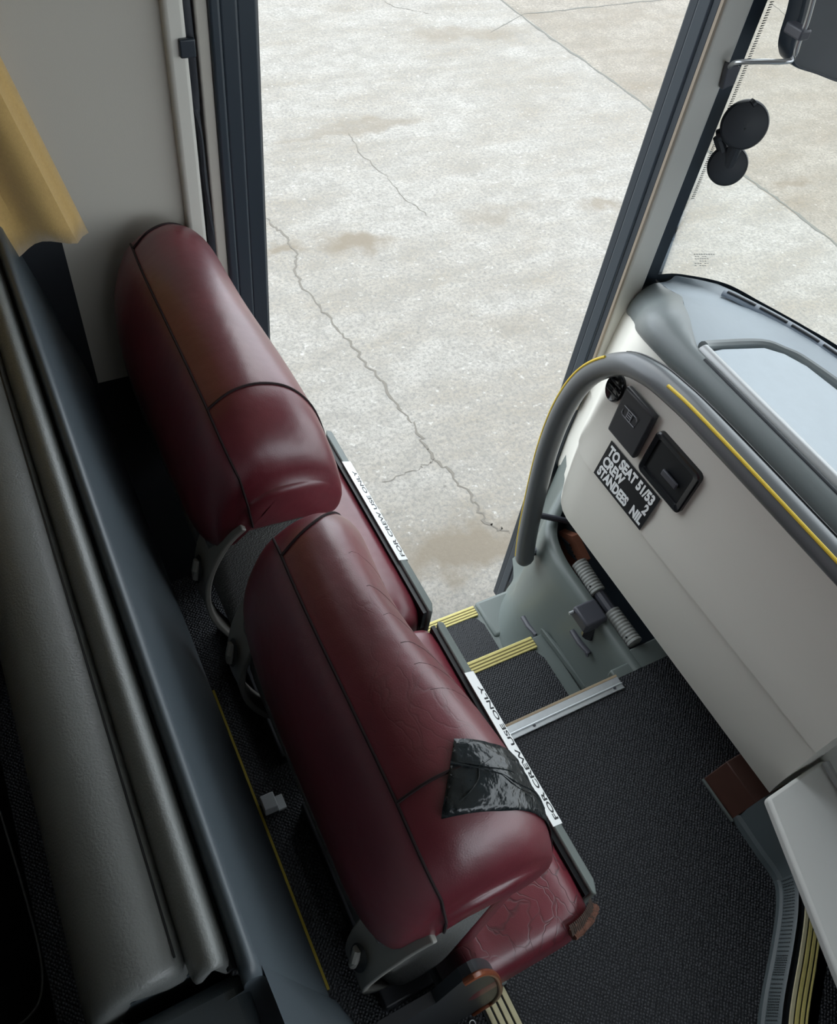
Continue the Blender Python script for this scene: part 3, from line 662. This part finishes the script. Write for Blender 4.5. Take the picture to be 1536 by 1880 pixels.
ctr = sum(mcc, Vector())/len(mcc)
bm = bmesh.new(); loft(bm, [[ctr+(p-ctr)*s+Vector((0,o_,0)) for p in mcc] for s,o_ in ((.90,-.006),(.93,-.012),(.985,-.010),(1.0,.0),(.97,.02),(.6,.05),(.02,.055))], closed=True); tag(link('rim', bm, M_frame, mi), 'black rubber rim')
bm = bmesh.new(); loft(bm, [[ctr+(p-ctr)*s+Vector((0,-.007,0)) for p in mcc] for s in (.92,.02)], closed=True); link('mirror_face', bm, M_mirror, mi)
cl = pt(1472,62,1,.965); bm = bmesh.new(); box(bm, cl.x-.011,cl.x+.011,cl.y-.008,cl.y+.03,cl.z-.008,cl.z+.008); link('rod_clamp', bm, M_charc, mi, bevel=.003)

sm = empty('suction_mount', (1.3,1.04,.9), 'black double suction cup mount stuck inside the windscreen beside the pillar', 'mount')
vw = (CAM - Vector((1.3,1.03,.88))).normalized()
nrmc = Vector((-.55,-.75,.25)).normalized()
def cup(px,py,r,y,name):
    c=pt(px,py,1,y); bm=bmesh.new(); disc(bm,c,nrmc,r,.02,48,prof=[(0,0),(r*.96,0),(r,.004),(r*.99,.010),(r*.93,.014),(r*.90,.013),(r*.5,.018),(0,.02)]); return c, link(name,bm,M_rubber,sm)
c1,o1 = cup(1365,228,.043,1.035,'large_cup'); c2,o2 = cup(1334,302,.0375,1.035,'small_cup')
Tube('joint', [c1+nrmc*.008, c2+nrmc*.008], .013, M_rubber, sm)
bm=bmesh.new(); tube(bm,[c1+nrmc*.004, pt(1318,250,1,1.06)], .012); link('arm', bm, M_rubber, sm)
bm=bmesh.new(); tube(bm,[pt(1318,250,1,1.06), c2+nrmc*.004], .010); link('arm', bm, M_rubber, sm)
bm=bmesh.new(); tube(bm,[pt(1378,192,1,1.035), pt(1384,187,1,1.035)], .008); link('release_tab', bm, M_rubber, o1)

gs = empty('glass_stamp', (1.35,1.06,.62), 'tiny grey certification stamp printed low on the windscreen', 'stamp')
bm=bmesh.new()
wpt=lambda px,py: pt(px,py,1,1.052)
for k in range(6):
    y_=466+k*4.2; n_w = 9 if k==0 else 6
    for j in range(n_w):
        x_=1273+j*4.4+(k>0)*2; 
        if random.random()<.2: continue
        h_=1.3 if k==0 else 1.0
        v=[bm.verts.new(wpt(*q_)) for q_ in ((x_,y_),(x_+3.4,y_+.5),(x_+3.4,y_+.5+h_),(x_,y_+h_))]; bm.faces.new(v)
link('print', bm, M_print, gs, smooth=False)

st = empty('hanging_strap', (.30,1.08,1.0), 'thin black strap hanging beside the pale door post ridge', 'strap')
sp_ = catmull([(.289,1.080,1.85),(.289,1.080,1.3),(.289,1.079,1.14),(.2885,1.077,1.05),(.290,1.077,.98),(.2915,1.077,.88),(.292,1.079,.78),(.292,1.080,.3)],6)
bm=bmesh.new(); tube(bm, sp_, .0055, ry=.004, seg=8); link('webbing', bm, mat('strap_black',(.02,.024,.032),.6), st)
bm=bmesh.new(); box(bm,.272,.292,1.064,1.072,1.118,1.140); link('buckle', bm, M_frame, st, bevel=.002)

# ---------------------------------------------------------------- curtain
bm=bmesh.new(); n=90; rowsn=26; secs=[]
for k in range(rowsn):
    t=k/(rowsn-1); z=.912+t*.75
    row=[]
    for i in range(n):
        u=i/(n-1); xr=.118-.075*min(1,t*1.9)-.02*t; x=lerp(-.75,xr,u)
        fold=.018*math.sin(u*62+1.2)*(.6+.4*math.sin(u*17))+.008*math.sin(u*31)
        y=1.045+fold*(1-.15*t)+(.012 if u>.985 else 0)
        zz_=z+(-.008*math.cos(u*62+1.2)+.008*math.sin(u*20) if k==0 else 0) 
        row.append(Vector((x,y,zz_)))
    secs.append(row)
loft(bm,secs); cu=link('curtain', bm, M_curt); tag(cu,'mustard yellow fabric curtain hanging at the side window','curtain')
sm_=cu.modifiers.new('thick','SOLIDIFY'); sm_.thickness=.002

# ---------------------------------------------------------------- padded panel in the foreground
pd = empty('padded_partition', (0,.55,0), 'slate grey padded partition running along the left foreground', 'partition')
Y0,Y1=.128,1.08
def padloft(name, prof, y0, y1, m_, rnd=.02, ang=60, endz=.0):
    pr = catmull([(x,0,z) for x,z in prof],5); cx_=sum(p.x for p in pr)/len(pr); cz_=sum(p.z for p in pr)/len(pr); bm=bmesh.new(); secs=[]
    for y,s in [(y0+.001,.05),(y0-.001,.55),(y0,.80),(y0+rnd*.15,.90),(y0+rnd*.4,.96),(y0+rnd,1),(lerp(y0,y1,.3),1),(lerp(y0,y1,.6),1),(y1,1)]:
        secs.append([Vector((cx_+(p.x-cx_)*s, y, cz_+(p.z-cz_)*s)) for p in pr])
    loft(bm,secs); bm.faces.new(bm.verts[:len(pr)]) if False else None
    bmesh.ops.holes_fill(bm, edges=[e_ for e_ in bm.edges if e_.is_boundary and all(abs(v.co.y-y0)<1e-6 for v in e_.verts)], sides=0)
    return link(name,bm,m_,pd,angle=ang)
# front sloping face with the thin stitched lip on top
fp=[(.002,.925),(.004,.945),(.010,.951),(.016,.945),(.020,.925),(.040,.83),(.062,.72),(.080,.60),(.084,.45),(.080,.30)]
bm=bmesh.new(); pr=catmull([(x,0,z) for x,z in fp],6); secs=[]
for y in [.112,.118,.135,.3,.5,.7,.9,1.08]:
    dz=-.012 if y<.115 else 0
    secs.append([Vector((p.x,y,p.z+dz)) for p in pr])
loft(bm,secs); link('front_face',bm,M_pad,pd,angle=70)
# closing end below the roll: flares down to the floor side
bm=bmesh.new()
pe=[Vector((p.x,.112,p.z-.012)) for p in pr]; vv=[bm.verts.new(p) for p in pe]+[bm.verts.new((-.16,.112,.30)),bm.verts.new((-.16,.112,.90)),bm.verts.new((-.02,.112,.90))]
bm.faces.new(vv); link('end_face',bm,M_pad,pd,smooth=False)
bm=bmesh.new(); loft(bm,[[(.080,.112,z),(.13,-.02,z-.05),(.15,-.2,z-.08)] for z in (.62,.30)]); link('side_skirt',bm,M_pad,pd)
bm=bmesh.new(); loft(bm,[[(.018,.118,.935),(.024,.0,.90),(.03,-.2,.86)],[(.085,.112,.60),(.14,-.02,.50),(.17,-.2,.45)]]); link('lower_skirt',bm,M_pad,pd)
padloft('roll', [(-.001,.90),(.000,.93),(-.004,.946),(-.012,.953),(-.020,.949),(-.027,.938),(-.030,.92)], Y0,Y1,M_padl)
padloft('top_pad', [(-.026,.90),(-.030,.930),(-.040,.940),(-.055,.944),(-.072,.940),(-.088,.928),(-.100,.905),(-.108,.87),(-.112,.80)], Y0+.01,Y1,M_padl)
bm=bmesh.new(); tube(bm,[(-.0345,y,.9375) for y in (Y0+.02,.5,Y1)],.0009,seg=6); link('stitch_line',bm,M_ink,pd)
bm=bmesh.new(); tube(bm,[(-.001,y,.929) for y in (.125,.5,Y1)],.004,seg=8); link('groove',bm,M_ink,pd)
Box('core',(-.085,-.004,.14,1.08,.3,.905),M_pad,pd)
Box('end_block',(-.165,.006,-.35,.128,.25,.905),M_pad,pd,bevel=.01)
# passenger seat front behind the partition
ps = empty('passenger_seat', (-.3,.35,.5), 'dark blue black upholstered seat in the bottom left corner', 'seat')
bm=bmesh.new(); prs=catmull([(-.172,0,.60),(-.172,0,.80),(-.180,0,.845),(-.19,0,.86),(-.35,0,.86),(-.60,0,.85),(-.62,0,.6)],6)
loft(bm,[[Vector((p.x,y,p.z*s)) for p in prs] for y,s in ((-.3,.98),(-.2,1),(.3,1),(.62,1),(.66,.98),(.68,.9))]); link('cushion',bm,M_dark,ps)
bm=bmesh.new(); tube(bm, catmull([pt(0,1490,2,.862),pt(45,1640,2,.862),pt(75,1760,2,.862),pt(75,1830,2,.862),pt(50,1870,2,.862),pt(20,1890,2,.862)],5), .0012, seg=6); link('piping',bm,M_ink,ps)

# ---------------------------------------------------------------- crew seats
PROF = [(.150,.762),(.138,.762),(.124,.757),(.117,.745),(.120,.80),(.134,.850),(.150,.885),(.168,.905),(.195,.922),(.228,.925),(.262,.912),(.288,.880),(.302,.83),(.306,.78),(.300,.752),(.28,.748),(.25,.755),(.2,.760)]
RING = catmull([(x,0,z) for x,z in PROF[3:]+PROF[:3]], 5, closed=True)
def sizes(d, r, p=2.4):
    t=max(0,min(1,d/r)); return (1-(1-t)**p)**(1/p)
def slice_(y, y0, y1, k=1.0):
    dn, df = y-y0, y1-y
    kr = min(.62+.38*sizes(dn,.080), (.76+.24*sizes(df,.18,2.0))*(.80+.20*sizes(df,.03)))      # rear half
    kf = min(.93+.07*sizes(dn,.04), (.80+.20*sizes(df,.16,2.0))*(.80+.20*sizes(df,.03)))      # front half
    dz = .085*(1-sizes(dn,.10,2.2)) + .060*(1-sizes(df,.06,2.2)) + .010*(abs(2*(y-y0)/(y1-y0)-1))**2
    u = (y-y0)/(y1-y0); dish = DISH*math.exp(-((u-.68)/.33)**2)
    cx_=.215; out=[]
    for p in RING:
        q = kf if p.x > cx_ else kr
        x=cx_+(p.x-cx_)*q - dish*smooth((p.x-.20)/.09); hh=max(0,(p.z-.77)/.155); z=p.z-dz*min(1,hh)**.9
        out.append(Vector((x,y,z)))
    return out
DISH=.022
def top_point(x, y, y0, y1):                         # height of the upper surface at x
    s=slice_(y,y0,y1); best=-1
    n_=len(s)
    for i in range(n_):
        a,b=s[i],s[(i+1)%n_]
        if (a.x-x)*(b.x-x)<=0 and abs(a.x-b.x)>1e-7: best=max(best,lerp(a.z,b.z,(x-a.x)/(b.x-a.x)))
    return best
def backrest(par, y0, y1, m_):
    bm=bmesh.new(); ysl=[]
    for d_ in (0,.002,.006,.012,.02,.03,.042,.056,.072,.09,.11,.135): ysl.append(y0+d_)
    n_=14
    for i in range(1,n_): ysl.append(lerp(y0+.135,y1-.10,i/n_))
    for d_ in (.10,.08,.062,.046,.032,.02,.011,.005,.0015,0): ysl.append(y1-d_)
    secs=[slice_(y,y0,y1) for y in ysl]
    def shrink(sec,s,dy):
        out=[]
        for p in sec: out.append(Vector((.215+(p.x-.215)*s,p.y+dy,.82+(p.z-.82)*s)))
        return out
    a=[shrink(secs[0],s,dy) for s,dy in ((.05,-.006),(.4,-.006),(.75,-.004),(.93,-.0015))]; b=[shrink(secs[-1],s,dy) for s,dy in ((.93,.0015),(.75,.004),(.4,.006),(.05,.006))]
    loft(bm,a+secs+b,closed=True,caps=True)
    o=link('backrest',bm,m_,par,angle=80)
    fr=catmull([(.268,0,.765),(.256,0,.70),(.245,0,.58),(.236,0,.48),(.248,0,.457),(.272,0,.47),(.280,0,.55),(.290,0,.65),(.299,0,.74),(.294,0,.775),(.280,0,.78)],4,closed=True)
    bm=bmesh.new(); secs=[]
    for y in [y0+.006,y0+.007,y0+.010,y0+.016,y0+.026,y0+.045,y0+.075,lerp(y0,y1,.4),lerp(y0,y1,.6),y1-.065,y1-.04,y1-.02,y1-.010,y1-.007]:
        dn,df=y-y0,y1-y; kx=min(.60+.40*sizes(dn,.075),.62+.38*sizes(df,.065)); sh_=min(.45+.55*sizes(dn-.006,.02),.45+.55*sizes(df-.006,.02))
        secs.append([Vector((.270+(p.x-.270)*sh_-DISH*math.exp(-((dn/(y1-y0)-.68)/.33)**2)*smooth((p.z-.45)/.25),y,p.z)) for p in fr])
    loft(bm,secs,closed=True,caps=True); link('front_panel',bm,m_,par,angle=80)
    return o
def seam(par, pts, r=.0016, name='seam', m_=None):
    bm=bmesh.new(); tube(bm,pts,r,ry=r,seg=6); return link(name,bm,m_ or M_seam,par)
def idx_near(x,z): return min(range(len(RING)), key=lambda i:(RING[i].x-x)**2+(RING[i].z-z)**2)
def crew_seat(y0, y1, cy0, cy1, label, m_, ms_, far):
    r=empty('crew_seat',(.3,(cy0+cy1)/2,0.0),label,'seat','crew seats')
    bk_=backrest(r,y0,y1,m_)
    iR=idx_near(.163,.900)
    def on(i,y,off=.0006):
        s=slice_(y,y0,y1); p=s[i%len(s)]; c=Vector((.215,y,.80)); return p+(p-c).normalized()*off
    # rear seam along the top, then down the near end
    pts=[]
    yy=y0+.05
    for k in range(34): y=lerp(y1-.016,y0+.085,k/33); pts.append(on(iR,y))
    seam(bk_,pts)
    pts=[]                                            # carries on down around the near end
    yk=[.085,.07,.055,.042,.032,.022,.014,.008]
    for k,d_ in enumerate(yk): pts.append(on(iR+ (0 if far else 0),y0+d_))
    e_=pts[-1]; zlow=.775
    for k in range(1,8):
        t=k/7; pts.append(Vector((lerp(e_.x,.180,t), lerp(e_.y,y0-.0055,min(1,t*2.2)), lerp(e_.z,zlow,t))))
    seam(bk_,pts)
    # arched cross seam at the near end
    iF=idx_near(.305,.79); pts=[]; rngi=list(range(iR,iF+1)) if iF>iR else list(range(iR,iF-1,-1))
    for k,i in enumerate(rngi):
        t=k/(len(rngi)-1); y=y0+lerp(.085,.050,t)+(.012*math.sin(t*math.pi)); pts.append(on(i,y))
    seam(bk_,pts)
    pts=[]
    for k,i in enumerate(rngi):
        t=k/(len(rngi)-1); y=y1-.050+.045*min(1,t*1.5)**1.3; pts.append(on(i,y))
    seam(bk_,pts)
    # felt core
    bm=bmesh.new(); pf=catmull([(.135,0,.78),(.155,0,.79),(.24,0,.79),(.262,0,.77),(.258,0,.68),(.247,0,.56),(.236,0,.46),(.21,0,.42),(.17,0,.43),(.148,0,.50),(.132,0,.62),(.128,0,.72)],4,closed=True)
    loft(bm,[[Vector((.21+(p.x-.21)*s,y,.6+(p.z-.6)*(.5+.5*s))) for p in pf] for y,s in ((y0+.004,.78),(y0+.008,.9),(y0+.02,1),(y1-.02,1),(y1-.008,.9),(y1-.004,.78))],closed=True,caps=True); link('felt_core',bm,M_felt,r)
    # side handle: curved plate with a slot and a short stay
    for ye,sg_ in (((y0,1),) if far else ((y0,1),(y1,-1))):
        hc=catmull([(.188,.80),(.166,.775),(.140,.725),(.122,.66),(.122,.59),(.136,.53),(.165,.475)] and [(.168,0,.782),(.146,0,.755),(.124,0,.705),(.114,0,.65),(.117,0,.59),(.134,0,.53),(.160,0,.475)],5)
        bm=bmesh.new(); secs=[]
        for i,p in enumerate(hc):
            t=(hc[min(i+1,len(hc)-1)]-hc[max(i-1,0)]).normalized(); nn_=Vector((-t.z,0,t.x)); u=i/(len(hc)-1); hw=.033*(1-.55*u) ; yc=ye+sg_*(.022)
            th=.004; base=Vector((p.x,yc,p.z)); secs.append([base+nn_*th+Vector((0,-hw,0)),base+nn_*th*1.6+Vector((0,0,0)),base+nn_*th+Vector((0,hw,0)),base-nn_*th+Vector((0,hw,0)),base-nn_*th*.6,base-nn_*th+Vector((0,-hw,0))])
        loft(bm,secs,closed=True,caps=True); hd=link('side_handle',bm,M_handle,r,bevel=.002)
        bm=bmesh.new(); tube(bm,[(.134,ye+sg_*.02,.70),(.17,ye+sg_*.03,.735),(.205,ye+sg_*.045,.755)],.007,ry=.012); link('stay',bm,M_handle,hd)
        # dark oval slot, on the outer face of the plate
        bm=bmesh.new(); i_=12; p=hc[i_]; t=(hc[i_+1]-hc[i_-1]).normalized(); nn_=Vector((-t.z,0,t.x)); nn_= nn_ if nn_.x<0 else -nn_
        c_=Vector((p.x,ye+sg_*.022,p.z))+nn_*.0070; ring=[c_+t*math.cos(a_)*.026+Vector((0,math.sin(a_)*.013,0)) for a_ in [2*math.pi*j/20 for j in range(20)]]
        bm.faces.new([bm.verts.new(v_) for v_ in ring]); link('slot',bm,M_ink,hd)
        bm=bmesh.new(); tube(bm,[c_+t*.018+nn_*.001,c_+nn_*.004,c_-t*.012+Vector((0,.006,0))+nn_*.001],.005); link('lever',bm,M_handle,hd)
    # cushion
    bm=bmesh.new(); cpz=[(.24,.470),(.30,.482),(.36,.486),(.405,.482),(.428,.470),(.439,.450),(.441,.42),(.436,.37),(.42,.335),(.34,.325),(.25,.33)]
    pc=catmull([(x,0,z) for x,z in cpz],5,closed=True); cx_,cz_=.33,.40; secs=[]
    bu=.028 if not far else .0
    for y,s in ((cy0-bu,.30),(cy0-bu+.001,.55),(cy0-bu+.004,.75),(cy0-bu+.011,.87),(cy0-bu+.022,.95),(cy0-bu+.040,.99),(cy0-bu+.063,1),(lerp(cy0,cy1,.3),1.0),(lerp(cy0,cy1,.5),1.0),(lerp(cy0,cy1,.75),1.0),(cy1-.03,1),(cy1-.012,.98),(cy1-.003,.93),(cy1,.8),(cy1,.3)):
        secs.append([Vector((cx_+(p.x-cx_)*(s*.5+.5),y,cz_+(p.z-cz_)*s)) for p in pc])
    loft(bm,secs,closed=True,caps=True); cu_=link('cushion',bm,ms_,r,angle=80)
    # grey edge strip with the white notice
    Box('shell_gap',(.436,.4425,cy0+.006,cy1-.002,.42,.468),M_ink,r)
    bm=bmesh.new(); prism(bm,[(.443,cy0+.004,.474),(.443,cy1-.012,.474),(.448,cy1,.474),(.4585,cy1-.002,.468),(.4585,cy0+.018,.468),(.449,cy0,.474)],(0,0,-.11)); es=link('edge_strip',bm,M_green,r,bevel=.0025)
    Box('seat_pan',(.24,.447,cy0-.012,cy1-.002,.295,.335),M_shoul,r,bevel=.008)
    ly0,ly1=(cy0+.098,cy1-.098) if not far else (cy0+.11,cy1-.085)
    tx=Vector((.4425,0,.4748)); tb=Vector((.4588,0,.4686)); 
    lb=Prism('notice',[(tx.x,ly0,tx.z),(tx.x,ly1,tx.z),(tb.x,ly1,tb.z),(tb.x,ly0,tb.z)],(.0003,0,.0006),M_white,es); tag(lb,'white notice strip with black capitals for the crew')
    lb2=Prism('notice_front',[(tb.x+.0004,ly0,tb.z),(tb.x+.0004,ly1,tb.z),(tb.x+.0004,ly1,tb.z-.018),(tb.x+.0004,ly0,tb.z-.018)],(.0006,0,0),M_white,es)
    up_=(tx-tb).normalized(); text('lettering','FOR CREW USE ONLY',frame(tb+Vector((-.0008,ly0+.006,.0010)),(0,1,0),up_),.0105,M_ink,lb,sx=(ly1-ly0-.012)/(.0105*10.9),bold=.0002,ext=.0002)
    # pedestal frame
    bm=bmesh.new(); box(bm,.20,.40,cy0+.04,cy1-.04,.0,.04); box(bm,.24,.30,cy0+.06,cy0+.10,.04,.34); box(bm,.24,.30,cy1-.10,cy1-.06,.04,.34); link('pedestal',bm,M_black,r,bevel=.004)
    return r,bk_,cu_,on,iR
DISH=.033
S1=crew_seat(.105,.518,.088,.537,'near oxblood leather crew seat patched with black tape',M_redw,M_redc,False)
DISH=.012
S2=crew_seat(.607,1.074,.555,.985,'far oxblood leather crew seat against the door side wall, without tape',M_red,M_redw,True)

DISH=.033
# black tape patch across the near seat's top corner
def surf(x,y,off=.0012):
    y=min(max(y,.108),.49); s=slice_(y,.105,.518); return s
ring_n=len(RING)
iA,iB=idx_near(.186,.919),idx_near(.304,.78)
bm=bmesh.new(); rows=[]
nu,nv=26,12
for a_ in range(nu+1):
    u=a_/nu; row=[]
    for b_ in range(nv+1):
        v=b_/nv
        yA=lerp(.160,.212,v); yB=lerp(.108,.160,v)    # slanting band
        y=lerp(yA,yB,u); s=slice_(max(y,.106),.105,.518); f_=lerp(iA+6.0*v,iB+2.0,u); i=int(f_); fr=f_-i
        p=s[i].lerp(s[(i+1)%ring_n],fr); c=Vector((.215,y,.80)); nn_=(p-c).normalized()
        wr=.0022+.0012*math.sin(u*19+v*7)*math.sin(v*13+u*5)+random.uniform(-.0005,.0005)
        row.append(p+nn_*wr)
    rows.append(row)
loft(bm,rows)
M_tape=mat('black_tape',(.012,.016,.018),.22,bump=(60,.8,.004),var=(30,.4))
nt=M_tape.node_tree; 
tp=link('tape_patch',bm,M_tape,S1[1],angle=80); tag(tp,'creased shiny black tape patch')
s_=tp.modifiers.new('t','SOLIDIFY'); s_.thickness=.0008; s_.offset=1
# long creases in the tape and leather
for (u0,v0,u1,v1,w_) in [(.02,.62,.75,.30,.0013),(.05,.60,.95,.55,.0011),(.3,.45,.9,.1,.0009),(.35,.9,.62,.5,.0008),(.45,.25,.55,.0,.0008),(.1,.2,.25,.85,.0007),(.55,.7,.9,.35,.0008)]:
    pts=[]
    for k in range(12):
        t=k/11; u=lerp(u0,u1,t); v=lerp(v0,v1,t)+.04*math.sin(t*9+u0*30)
        a_=min(nu,max(0,int(u*nu))); b_=min(nv,max(0,int(v*nv+.5))); p=rows[a_][b_]; pts.append(p+Vector((-.0002,0,.0012)))
    seam(tp,catmull(pts[::2],4),w_,'crease',M_tape)
M_wrk=mat('wrinkle_dark_red',(.04,.008,.011),.7)
iw0,iw1=idx_near(.235,.924),idx_near(.303,.82)
for (ya,yb,bend,w_) in [(.430,.395,.012,.0005),(.385,.335,.016,.0007),(.350,.300,.015,.0005),(.315,.262,.018,.0008),(.290,.235,.012,.0006),(.262,.212,.012,.0005)]:
    pts=[]
    for k in range(14):
        t=k/13; i=iw0+(iw1-iw0)*t; y=lerp(ya,yb,t**1.6)+bend*math.sin(t*3.1)*.4+random.uniform(-.0012,.0012); s_i=slice_(y,.105,.518); p=s_i[int(i)%ring_n].lerp(s_i[(int(i)+1)%ring_n],i-int(i)); pts.append(p)
    seam(S1[1],pts,w_*.55,'wrinkle',M_wrk)
# torn corner on the near cushion: rough backing, stitches and loose threads
tc_=[pt(1078,1662,2,.478),pt(1050,1690,2,.478),pt(1018,1702,2,.478)]
bm=bmesh.new()
pth=[Vector((.437,.078,.470)),Vector((.424,.069,.472)),Vector((.408,.064,.474)),Vector((.392,.062,.474))]
tube(bm,catmull(pth,5),.007,ry=.010,seg=10)
for v in bm.verts: v.co+=Vector((random.uniform(-1,1),random.uniform(-1,1),random.uniform(-1,1)))*.0014
tr=link('torn_edge',bm,M_torn,S1[2]); tag(tr,'torn brown corner with frayed stitches')
bm=bmesh.new(); pz=catmull([p+Vector((-.003,.004,.011)) for p in pth],6)
for p,q_ in zip(pz[::1],pz[1::1]):
    c=(p+q_)/2; tube(bm,[c+Vector((-.001,-.006,-.002)),c+Vector((0,0,.001)),c+Vector((.001,.006,0))],.0011,seg=5)
for k in range(14):
    c=random.choice(pz); d_=Vector((random.uniform(-.5,1),random.uniform(-1,.3),random.uniform(-.2,.6)))*.012; tube(bm,[c,c+d_*.6+Vector((0,0,.003)),c+d_],.0003,seg=4)
link('stitching',bm,mat('frayed_thread',(.07,.05,.04),.9),tr)

# side skirt of the near seat with chestnut piping
ss=empty('seat_side_panel',(.28,.05,.3),'black side panel with chestnut piping below the near crew seat','panel')
def sp3(px,py): return pt(px,py,1,.062)
op=[sp3(*p) for p in ((800,1842),(850,1800),(880,1783),(903,1784),(914,1800),(916,1820),(905,1836),(880,1852),(850,1872),(800,1900),(700,1900))]
opc=catmull(op[1:9],5)
Prism('panel', [op[0]]+opc+op[9:], (0,.012,0), M_black, ss)
bm=bmesh.new(); tube(bm,[p+Vector((0,-.002,0)) for p in opc],.0035,seg=10,up=Vector((0,1,0))); tag(link('piping',bm,M_brown2,ss),'chestnut brown piping')
# aisle step edge just below it
an=empty('aisle_step_edge',(.39,.0,.0),'cream and black ridged aisle edge at the bottom of the picture','edge strip')
for k in range(4):
    Box('rib',(.355+k*.0125,.3640+k*.0125,-.35,.074,.0,.006),M_nosep,an,bevel=.001)
Box('base',(.350,.405,-.35,.076,-.002,.003),M_ink,an)
Box('corner_cap',(.349,.409,.074,.084,.0,.012),M_shoul,an,bevel=.003)
text('mark','O',frame(pt(876,1884,2,.0012),(0,1,0),(-1,0,0)),.016,M_white,an)
# thin yellow floor line in the dark gap, and the two pale seat brackets
fl=empty('yellow_floor_line',(.13,.5,0),'thin yellow line on the dark floor behind the crew seats','floor line')
Box('strip',(.1285,.1330,.20,.80,0,.002),mat('dimmed_yellow',(.35,.27,.03),.7),fl)  # yellow darkened in its colour to suit the dim gap
for (px,py,lab,s_) in ((492,1470,'white metal bracket on the dark floor beside the yellow line',1.0),(650,1745,'narrow white metal bracket on the dark floor near the bottom seat handle',.6)):
    p=pt(px,py,2,.03); b_=empty('floor_bracket',(p.x,p.y,0),lab,'bracket','floor brackets')
    bm=bmesh.new(); box(bm,p.x-.012*s_,p.x+.014*s_,p.y-.016,p.y+.014,.0,.03); link('body',bm,M_white2,b_,bevel=.002)
    bm=bmesh.new(); box(bm,p.x+.014*s_,p.x+.03*s_,p.y-.018,p.y+.010,.0,.008); link('foot',bm,M_white2,b_,bevel=.001)
